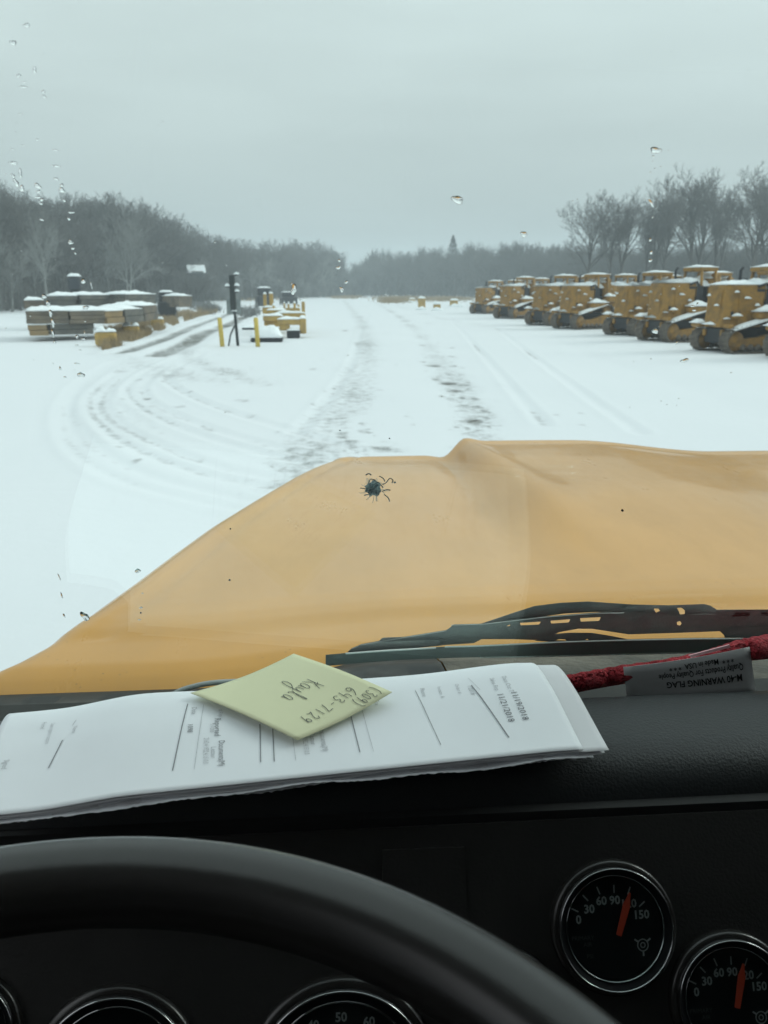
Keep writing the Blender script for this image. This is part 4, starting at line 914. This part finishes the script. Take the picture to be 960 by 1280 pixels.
    for sgn in (-1, 1):   # fenders and tanks beside the seat
        b = MB(); b.box((-.12, sgn*.90, 1.42), (1.25, .50, .30), bev=.08); b.box((-1.1, sgn*.92, 1.75), (.7, .45, .4), bev=.08); b.box((1.18, sgn*.74, 1.36), (.36, .22, .10), bev=.03); b.build('fender', M['dozer'], root)
        b = MB(); snow_slab(b, Vector((-.12, sgn*.90, 1.57)), 1.28, .50, .20, seed=6); snow_slab(b, Vector((-1.1, sgn*.92, 1.95)), .72, .46, .18, seed=9); snow_slab(b, Vector((1.18, sgn*.74, 1.41)), .38, .22, .10, seed=7); b.build('snow_on_fender', M['snowcap'], root)
    b = MB(); b.box((-.55, 0, 1.5), (1.0, .62, .9), bev=.05); b.box((-1.05, 0, 2.1), (.25, .62, .75), bev=.08); b.build('seat', M['dark'], root)
    b = MB(); b.box((-.05, 0, 2.2), (.12, 1.1, .75), bev=.03); b.build('dash_cowl', M['dozer'], root)
    b = MB()
    for sx_ in (-1.12, -.34):
        for sgn in (-1, 1): b.tube([Vector((sx_, sgn*.66, 1.6)), Vector((sx_*.99, sgn*.56, 3.10))], .065, 8)
    b.build('canopy_post', M['dozer'], root)
    b = MB(); b.box((-1.25, 0, 2.30), (.55, 1.15, .95), bev=.10); b.box((-1.30, .35, 2.85), (.40, .35, .35), bev=.08); tk_ = b.build('rear_tank', M['dozer'], root)
    b = MB(); snow_slab(b, Vector((-1.25, -.1, 2.77)), .56, 1.05, .22, seed=31); b.build('snow_on_tank', M['snowcap'], tk_)
    b = MB(); snow_slab(b, Vector((-.65, 0, 2.42)), .8, .8, .36, seed=33); b.build('snow_on_seat', M['snowcap'], root)
    b = MB(); snow_slab(b, Vector((-.10, 0, 2.56)), .5, 1.1, .28, seed=32); b.build('snow_on_dash', M['snowcap'], root)
    b = MB(); b.box((-.72, 0, 3.16), (1.05, 1.25, .18), bev=.05); cn_ = b.build('canopy', M['dozer'], root)
    b = MB(); snow_slab(b, Vector((-.72, 0, 3.25)), 1.02, 1.2, .10, seed=12); b.build('snow_on_canopy', M['snowcap'], cn_)
    b = MB(); b.box((-1.6, 0, 1.15), (.7, 1.1, .9), bev=.06); b.box((-2.0, 0, .9), (.35, .3, .3)); b.build('rear_case', M['dozer'], root)
    b = MB(); snow_slab(b, Vector((-1.6, 0, 1.60)), .72, 1.1, .14, seed=14); b.build('snow_on_rear', M['snowcap'], root)
    # dark cab window slab behind the hood on one side
    b = MB()
    for sgn in (-1, 1): b.tube([Vector((-.45, sgn*.62, 1.7)), Vector((-.30, sgn*.66, 2.3)), Vector((.0, sgn*.70, 2.62)), Vector((.35, sgn*.70, 2.50))], .05, 8)
    b.build('hydraulic_hose', M['dark'], root)
    b = MB(); b.box((-.22, .69, 2.02), (.34, .04, .86), bev=.01); b.box((-.12, -.60, 2.0), (.5, .10, .9), bev=.02); b.build('control_console', M['dark'], root)
    return root
dz0 = make_dozer(); note_kids(dz0)
front_px = [(584,392.0),(615,398.0),(651,406),(688,410.5),(750,418.5),(797,425.5),(864,438.0),(947,446.5)]
ordn = ['farthest yellow bulldozer, at the left end of the parked row', 'second yellow bulldozer from the far left end of the row', 'third yellow bulldozer from the far left end of the row', 'fourth yellow bulldozer from the far left end of the row',
        'fourth yellow bulldozer counted from the right end of the row', 'third yellow bulldozer counted from the right end of the row', 'largest fully visible yellow bulldozer, second from the right end', 'nearest yellow bulldozer, cut off by the right picture edge']
GRP = 'yellow bulldozers parked in a snowy row'
nose = Vector((1.72, -1.16, 0))
def place_dozer(u, v, k, lab, yaw_=None, off=Vector((0,0,0))):
    o = dz0 if k == 0 else copy_tree(dz0); p = G(u, v)+off; to = math.atan2(-p.y, -p.x); a = (to-R(50)) if yaw_ is None else yaw_
    m = Matrix.Rotation(a, 3, 'Z'); q = p-m @ Vector((1.72, 1.16, 0)) if False else p-(m @ nose)
    o.location = (q.x, q.y, 0); o.rotation_euler = (0, 0, a); tag(o, lab, 'bulldozer', GRP); q_ = random.Random(k*5+1); o.scale = (1, 1, q_.uniform(.97, 1.035)); o.rotation_euler.z += R(q_.uniform(-6, 6)); o.location.x += q_.uniform(-.2, .3); o.location.y += q_.uniform(-.3, .3); return o
for i, ((u, v), lab) in enumerate(zip(front_px, ordn)): place_dozer(u, v, i, lab)
rear = [(608,391),(643,395.0),(684,400),(727,404),(780,409),(832,413),(892,420),(968,427)]
rl = ['rear rank bulldozer glimpsed behind the first two of the row', 'rear rank bulldozer glimpsed behind the third of the row', 'rear rank bulldozer glimpsed behind the fourth of the row', 'rear rank bulldozer in the wider gap at the middle of the row',
      'rear rank bulldozer behind the third from the right end', 'rear rank bulldozer whose canopy shows left of the largest one', 'rear rank bulldozer behind the largest fully visible one', 'rear rank bulldozer at the right picture edge']
for i, ((u, v), lab) in enumerate(zip(rear, rl)): place_dozer(u, v, 20+i, lab)

# ================================================================== LEFT SIDE OF THE YARD
def beam_block(name, lab, cat, group, u0, u1, vt, vb, d0, d1, dep, m, rows_=3, snow=True, zmin=0):
    a = at_h(u0, vb, d0); c = at_h(u1, vb, d1); zb = max(zmin, a.z) if zmin is not None else a.z
    top = at_h(u0, vt, d0).z; dx = c.x-a.x; dy = c.y-a.y; L = math.hypot(dx, dy); rz = math.atan2(dy, dx); H = top-zb
    e = empty(name, ((a.x+c.x)/2-math.sin(rz)*dep/2*0, (a.y+c.y)/2, zb), rz); tag(e, lab, cat, group)
    b = MB(); nb_ = max(2, int(round(dep/.35)))
    for r_i in range(rows_):
        for k in range(nb_): b.box((random.uniform(-.07, .07), dep*(k+.5)/nb_+(random.uniform(-.05, .03) if k == 0 else 0), H*(r_i+.5)/rows_), (L*.975, dep/nb_*.94, H/rows_*.95), bev=.015)
    b.build('timber', m, e)
    if snow: b = MB(); snow_slab(b, Vector((0, dep/2, H+.004)), L, dep*.98, .19, seed=int(u0)); b.build('snow_cap', M['snowcap'], e)
    return e
TG = 'stacked timber mats at the left of the yard'
beam_block('timber_mat', 'short tan timber block at the bottom left corner of the stack', 'timber mat', TG, 37, 61, 406.5, 420, 41, 41, 1.6, M['timbero'], 2, True, 0)
beam_block('timber_mat', 'long dark grey bottom timber mat beside the tan block', 'timber mat', TG, 62, 118, 405.5, 419, 41, 41.5, 1.6, M['timberg'], 2, True, 0)
beam_block('timber_mat', 'long brown timber mat on top of the stack, left end', 'timber mat', TG, 34, 88, 389, 405.2, 41, 41, 4.6, M['timber'], 3, True, .62)
beam_block('timber_mat', 'brown timber mat in the middle of the stacked upper course', 'timber mat', TG, 88.5, 133, 389, 405.2, 41, 41.5, 4.6, M['timber'], 3, True, .62)
beam_block('timber_mat', 'paler brown timber mat right of the middle of the upper course', 'timber mat', TG, 133.5, 156, 389.2, 405, 41.5, 43, 4, M['timbero'], 2, True, .60)
beam_block('timber_mat', 'bluish grey timber mat near the right end of the upper course', 'timber mat', TG, 156.5, 180, 387, 404, 43, 45, 2.2, M['timberg'], 2, True, 0.3)
beam_block('timber_mat', 'dark timber mat at the far right end, set back beside the dry grass', 'timber mat', TG, 181, 198, 382.5, 402, 45.5, 49, 2.0, M['timber'], 2, True, 0)
beam_block('timber_mat', 'small tan timber mat behind the stack at its left end', 'timber mat', TG, 31, 56, 375.5, 386, 55, 55, 2, M['timber'], 2, True, 0)
beam_block('timber_mat', 'snow topped grey timber mat standing behind, second from left', 'timber mat', TG, 60, 98, 370, 386, 52, 52, 2, M['timberg'], 3, True, 0)
beam_block('timber_mat', 'snow topped grey timber mat standing behind the middle of the stack', 'timber mat', TG, 101, 142, 369, 386, 52, 53, 2, M['timberg'], 3, True, 0)
beam_block('timber_mat', 'snow topped grey timber mat standing behind the right end of the stack', 'timber mat', TG, 157, 196, 368, 386, 52, 54, 2, M['timberg'], 3, True, 0)
beam_block('timber_mat', 'low timber mat buried in snow between the rear blocks', 'timber mat', TG, 143, 157, 376, 386, 53, 53, 1.5, M['timberg'], 2, True, 0)
beam_block('crate', 'brown open slatted crate right of the dark machine', 'crate', None, 224, 241, 370, 384, 70, 71, 2, M['timber'], 4, True, 0)
def lump(name, lab, u, v, wpx, hpx, m, cat='counterweight', group='yellow counterweights in the dry grass'):
    p = G(u, v); d = math.hypot(p.x, p.y); s = d/F*1.02; e = empty(name, (p.x, p.y+.3, 0), .25); tag(e, lab, cat, group)
    W, H = wpx*s, hpx*s; b = MB(); b.box((0, 0, H/2), (W*.96, W*.7, H), bev=min(W, H)*.16); b.box((0, -W*.35-.01, H*.45), (W*.3, .08, H*.5), bev=.02); b.box((-W*.3, -.05, H*.96), (W*.18, W*.3, H*.22), bev=.02); b.build('weight_body', m, e)
    b = MB(); snow_slab(b, Vector((-W*.22, 0, H)), W*.5, W*.66, .17, seed=int(u)); snow_slab(b, Vector((W*.24, 0, H)), W*.46, W*.66, .14, seed=int(u)+1); b.build('snow_cap', M['snowcap'], e)
lump('counterweight', 'nearest yellow steel counterweight capped with snow, by the timber stack', 131, 433, 25, 16, M['dozerfar']); lump('counterweight', 'middle yellow steel counterweight capped with snow in dry grass', 163, 421, 19, 12, M['dozerfar']); lump('counterweight', 'farthest small yellow counterweight next to the right end of the mats', 196, 409, 15, 9, M['dozerfar'])
# dry grass bank beside the ruts
b = MB(); rs = random.Random(4); vs = []; fs = []
edge = [(128,438,415),(150,434,408),(175,424,402),(200,414,397),(225,404,391),(250,396,386),(272,391,383)]
for i in range(9000):
    u = rs.uniform(128, 272); lo_ = interp(u, [(a, c) for a, c, _ in edge]); hi_ = interp(u, [(a, c) for a, _, c in edge]); v = lo_+(hi_-lo_)*rs.random()**1.0
    if noise.noise(Vector((u*.06, v*.15, 0))) < -.22: continue
    p = G(u, v); L = rs.uniform(.15, .5); dx = Vector((rs.gauss(0, .16), rs.gauss(0, .16), L)); s = Vector((.018, .006, 0)); k = len(vs); vs += [p-s, p+s, p+dx]; fs.append((k, k+1, k+2))
b.add(vs, fs); o = b.build('dry_grass', M['grass']); tag(o, 'dead tan grass poking through snow beside the wheel ruts', 'grass', kind='stuff')
def weeds(name, lab, poly, n, hmax, m, seed):
    rs = random.Random(seed); vs = []; fs = []
    for i in range(n):
        u, v, ru, rv_ = rs.choice(poly); uu, vv = rs.gauss(u, ru), rs.gauss(v, rv_)
        if vv < 366.5: vv = 366.5+rs.random()
        p = G(uu, vv); d = p.length; L = rs.uniform(.2, hmax); dx = Vector((rs.gauss(0, L*.35), rs.gauss(0, L*.35), L)); s = Vector((.0004*d, 0, 0)); k = len(vs); vs += [p-s, p+s, p+dx]; fs.append((k, k+1, k+2))
    b = MB(); b.add(vs, fs); o = b.build(name, m); tag(o, lab, 'weeds', kind='stuff')
weeds('dead_weeds', 'low strip of dead weeds and brush at the far side of the yard', [(500,373,14,1.0),(490,377,8,1.0),(530,374,25,1.5),(560,374,18,1.5),(440,371,5,1.0),(425,371,7,1),(300,374,30,1.2)], 6000, .9, M['grass'], 31)
weeds('dark_brush', 'dark snowy brush clumps behind the ruts left of the post', [(250,382,7,3),(262,388,6,2),(240,379,5,2),(212,374,8,2),(310,392,7,2.5),(205,390,8,4)], 2600, .8, M['twig'], 32)

# dark post with brackets, board and bollards
p = G(294, 432); d = math.hypot(p.x, p.y); k = d/F
pr = empty('control_post', (p.x, p.y, 0)); tag(pr, 'tall dark post with small snowy brackets and grey board, between yellow bollards', 'post')
Hh = lambda v: at_h(294, v, d).z
b = MB(); b.tube([Vector((.12, 0, -.1)), Vector((.06, 0, Hh(395))), Vector((0, 0, Hh(380)))], .065, 10); b.build('lower_pole', M['post'], pr)
b = MB(); b.box((0, 0, (Hh(343.5)+Hh(388))/2), (.23, .22, Hh(343.5)-Hh(388)), bev=.03); up_ = b.build('upper_box', M['post'], pr)
b = MB()
for du, v in [(5.5,342.5),(-5.5,357.5),(5.5,357),(5,364),(1,388.5)]: b.box((du*k, -.02, Hh(v)-.03), (.16, .12, .03), bev=.008); b.box((du*k*.55, -.02, Hh(v)-.05), (abs(du)*k*.9+.05, .04, .03))
b.build('bracket', M['post'], pr)
b = MB()
for du, v in [(5.5,342.5),(-5.5,357.5),(5.5,357),(5,364),(1,388.5)]: snow_slab(b, Vector((du*k, -.02, Hh(v)-.015)), .22, .16, .10, seed=int(v))
b.build('snow_on_bracket', M['snowcap'], pr)
b = MB(); b.box((0, .16, (Hh(373)+Hh(393))/2), (17*k, .04, Hh(373)-Hh(393)), bev=.01); b.build('board', M['board'], pr)
b = MB(); b.tube([Vector((-8*k, -.02, -.05)), Vector((-5*k, 0, .45)), Vector((.02, 0, .85))], .035, 8); b.build('brace', M['post'], pr)
b = MB(); b.box((-30*k, .8, Hh(394.5)), (.10, .10, .10)); b.tube([Vector((-.1, .05, Hh(393))), Vector((-2.4, 1.6, Hh(398)))], .03, 6)
for u, lab in [(278, 'yellow bollard leaning slightly, left of the dark post'), (322.5, 'yellow bollard right of the dark post, before the snowy plate')]:
    p = G(u, 433); e = empty('bollard', (p.x, p.y, 0)); e.rotation_euler = (0, (-.05 if u < 300 else -.04), 0); tag(e, lab, 'bollard', 'yellow bollards by the post')
    Hb = at_h(u, 397, math.hypot(p.x, p.y)).z; b = MB(); lathe(b, Vector((0,0,0)), [(0,-.1),(.095,-.1),(.095,Hb-.06),(.08,Hb-.01),(.04,Hb+.02),(0,Hb+.025)], 16, Vector((1,0,0)), Vector((0,1,0)), Vector((0,0,1))); b.build('bollard_pipe', M['bollard'], e)
    b = MB(); snow_slab(b, Vector((0, 0, Hb+.01)), .15, .15, .06, seed=int(u)); b.build('snow_cap', M['snowcap'], e)

# yellow machine attachments right of the post: push frames standing close together
def frame(lab, u0, u1, vb, vt, d, parts, m=M['dozerfar'], name='attachment', group='yellow steel frames right of the post'):
    a = at_h(u0, 363, d); c = at_h(u1, 363, d); e = empty(name, ((a.x+c.x)/2, (a.y+c.y)/2, 0), math.atan2(c.y-a.y, c.x-a.x)); tag(e, lab, 'steel frame', group)
    um = (u0+u1)/2; s = d/F*.985
    for nm, (pu0, pu1, pt, pb_), dep, yo, sn in parts:
        x0_, x1_ = (pu0-um)*s, (pu1-um)*s; zt = at_h(um, pt, d).z; zb = max(0, at_h(um, pb_, d).z); b = MB()
        b.box(((x0_+x1_)/2, yo, (zt+zb)/2), (x1_-x0_, dep, zt-zb), bev=min(.05, (x1_-x0_)*.15, (zt-zb)*.15)); o_ = b.build(nm, M['dark'] if nm in ('roller', 'skid') else m, e)
        if sn: b = MB(); snow_slab(b, Vector(((x0_+x1_)/2, yo, zt)), x1_-x0_, dep, .11, seed=int(pu0*3)); b.build('snow_cap', M['snowcap'], o_)
    return e
frame('yellow frame with two tall uprights, farthest behind the post', 328, 345, 392, 367, 50, [('upright',(329,333,367.5,387),.5,0,True),('upright',(336,341,367,387),.5,.2,True),('base_beam',(327.5,345,384,392),1.2,0,True)])
frame('yellow frame with thin uprights at its right end', 345, 381, 405, 377, 46, [('upright',(359,361.5,380,398),.3,.1,True),('upright',(366,369,379,398),.3,.1,True),('upright',(376,380,377,400),.5,.0,True),('base_beam',(345,380,391,400),1.3,0,True)])
frame('long low yellow frame covered by snow, left half', 328, 352, 409, 392, 44, [('base_beam',(328,352,394.5,401),1.2,0,True),('cross_member',(329,348,401,408),.8,.1,False)])
frame('chunky yellow frame nearest the open snow with dark roller', 345, 382, 424, 397, 41.5, [('base_beam',(346,379,399,406),.9,.2,True),('gusset',(348,361,405,413),.6,.1,False),('end_plate',(373,381,398,417),.8,.1,True),('roller',(357,373,412.5,424),.8,-.2,True)])
frame('small yellow frame wedged between the tall uprights and the long low frame', 333, 356, 400, 386, 47, [('upright',(340,343,382,392),.4,.2,True),('cross_member',(333,356,387.5,391),.9,0,True),('base_beam',(335,352,392,397),.7,.2,True)])
frame('thin yellow frame standing at the back right of the group', 352, 374, 396, 375, 49, [('upright',(354,356,379,392),.3,0,True),('upright',(371,373.5,381,392),.3,.2,True),('cross_member',(354,374,385,389),.5,.1,True)])
frame('low dark frame piece lying left of the snowy plate', 306, 318, 414, 408, 40, [('skid',(301,318,409.5,412),.5,0,True)], M['dark'])
e = empty('steel_plate', tuple(G(333, 428))); tag(e, 'low dark steel plate heaped with snow behind the right bollard', 'steel plate')
b = MB(); b.box((0, .6, .10), (1.45, 1.1, .2), bev=.05); b.box((.1, .5, .24), (1.0, .8, .1), bev=.04); b.build('plate_body', M['dark'], e)
b = MB(); snow_slab(b, Vector((-.02, .6, .2)), 1.42, 1.1, .46, seed=78); b.build('snow_heap', M['snowcap'], e)
# farther small things
def dark_machine(lab, name, u, vt, vb, wpx, d, cat):
    a = at_h(u, 363, d); zt = at_h(u, vt, d).z; zb = 0; W = wpx*d/F; H = zt
    e = empty(name, (a.x, a.y, 0), .2); tag(e, lab, cat)
    b = MB(); b.box((0, 0, H*.36), (W, W*1.4, H*.5), bev=H*.05); b.build('body', M['dark'], e)
    b = MB(); b.box((0, .1, H*.80), (W*.8, W*.8, H*.36), bev=H*.05); cb = b.build('cab', M['dark'], e)
    b = MB(); b.box((0, .1-W*.405, H*.80), (W*.62, .03, H*.24)); b.build('window', M['glassd'], cb)
    b = MB(); snow_slab(b, Vector((0, .1, H*.98)), W*.8, W*.8, H*.07, seed=3); b.build('snow_cap', M['snowcap'], cb)
    for sx_ in (-1, 1):
        for sy in (-1, 1): b = MB(); b.tube([Vector((sx_*W*.5-.1*sx_, sy*W*.45, H*.16)), Vector((sx_*W*.5+.06*sx_, sy*W*.45, H*.16))], H*.16, 14); b.build('wheel', M['rubber'], e)
dark_machine('small dark wheeled machine with snow on top, right of the timber mats', 'yard_loader', 207, 364.5, 381, 20, 72, 'loader')
dark_machine('dark machine with a high cab rising behind the timber stack', 'yard_loader', 94, 344.5, 380, 17, 78, 'loader')
dark_machine('dark vehicle behind the tall yellow uprights', 'parked_vehicle', 330, 359.5, 374, 19, 110, 'vehicle')
dark_machine('low dark vehicle in front of the woods, right of the yellow uprights', 'parked_vehicle', 360, 365, 374, 18, 135, 'vehicle')
for u, vb, wp, hp, lab in [(527,387,9,13,'upright yellow steel bucket standing alone on the far snow'),(546,388,9,7,'low yellow steel bucket beside the upright one'),(568,383,10,7,'tan steel bucket just left of the machine row'),(515,378,7,4,'small distant tan bucket among the weeds')]:
    p = G(u, vb); s = p.length/F; e = empty('loader_bucket', (p.x, p.y, 0), rt.uniform(-.4, .4)); tag(e, lab, 'bucket', 'yellow buckets on the far snow'); W, H = wp*s, hp*s
    b = MB(); b.prism([(0,0),(.8,0),(.75,.12),(.35,.25),(.2,.6),(.3,1),(0,1),(-.1,.5)], 0, W, lambda a, c, h: Vector((-W/2+h, -a*H*.7+.3, c*H))); b.build('bucket_shell', M['dozerfar'], e)
    b = MB(); snow_slab(b, Vector((0, .1, H)), W, H*.45, .28, seed=int(u)); snow_slab(b, Vector((0, -.5, 0)), W*1.5, .9, .35, seed=int(u)+4); b.build('snow_cap', M['snowcap'], e)

# ================================================================== HAZE
b = MB(); b.box((0, 0, 20), (1840, 1840, 44)); hz = b.build('haze', None); hz.data.materials.clear()
m = bpy.data.materials.new('winter_haze'); m.use_nodes = True; t = m.node_tree; t.nodes.clear(); o_ = N(t, 'ShaderNodeOutputMaterial'); pv = N(t, 'ShaderNodeVolumePrincipled')
pv.inputs['Color'].default_value = (.88, .95, 1.0, 1); pv.inputs['Density'].default_value = .0013; t.links.new(pv.outputs[0], o_.inputs['Volume']); hz.data.materials.append(m)
tag(hz, 'thin cold winter haze over the whole yard', 'haze', kind='stuff')
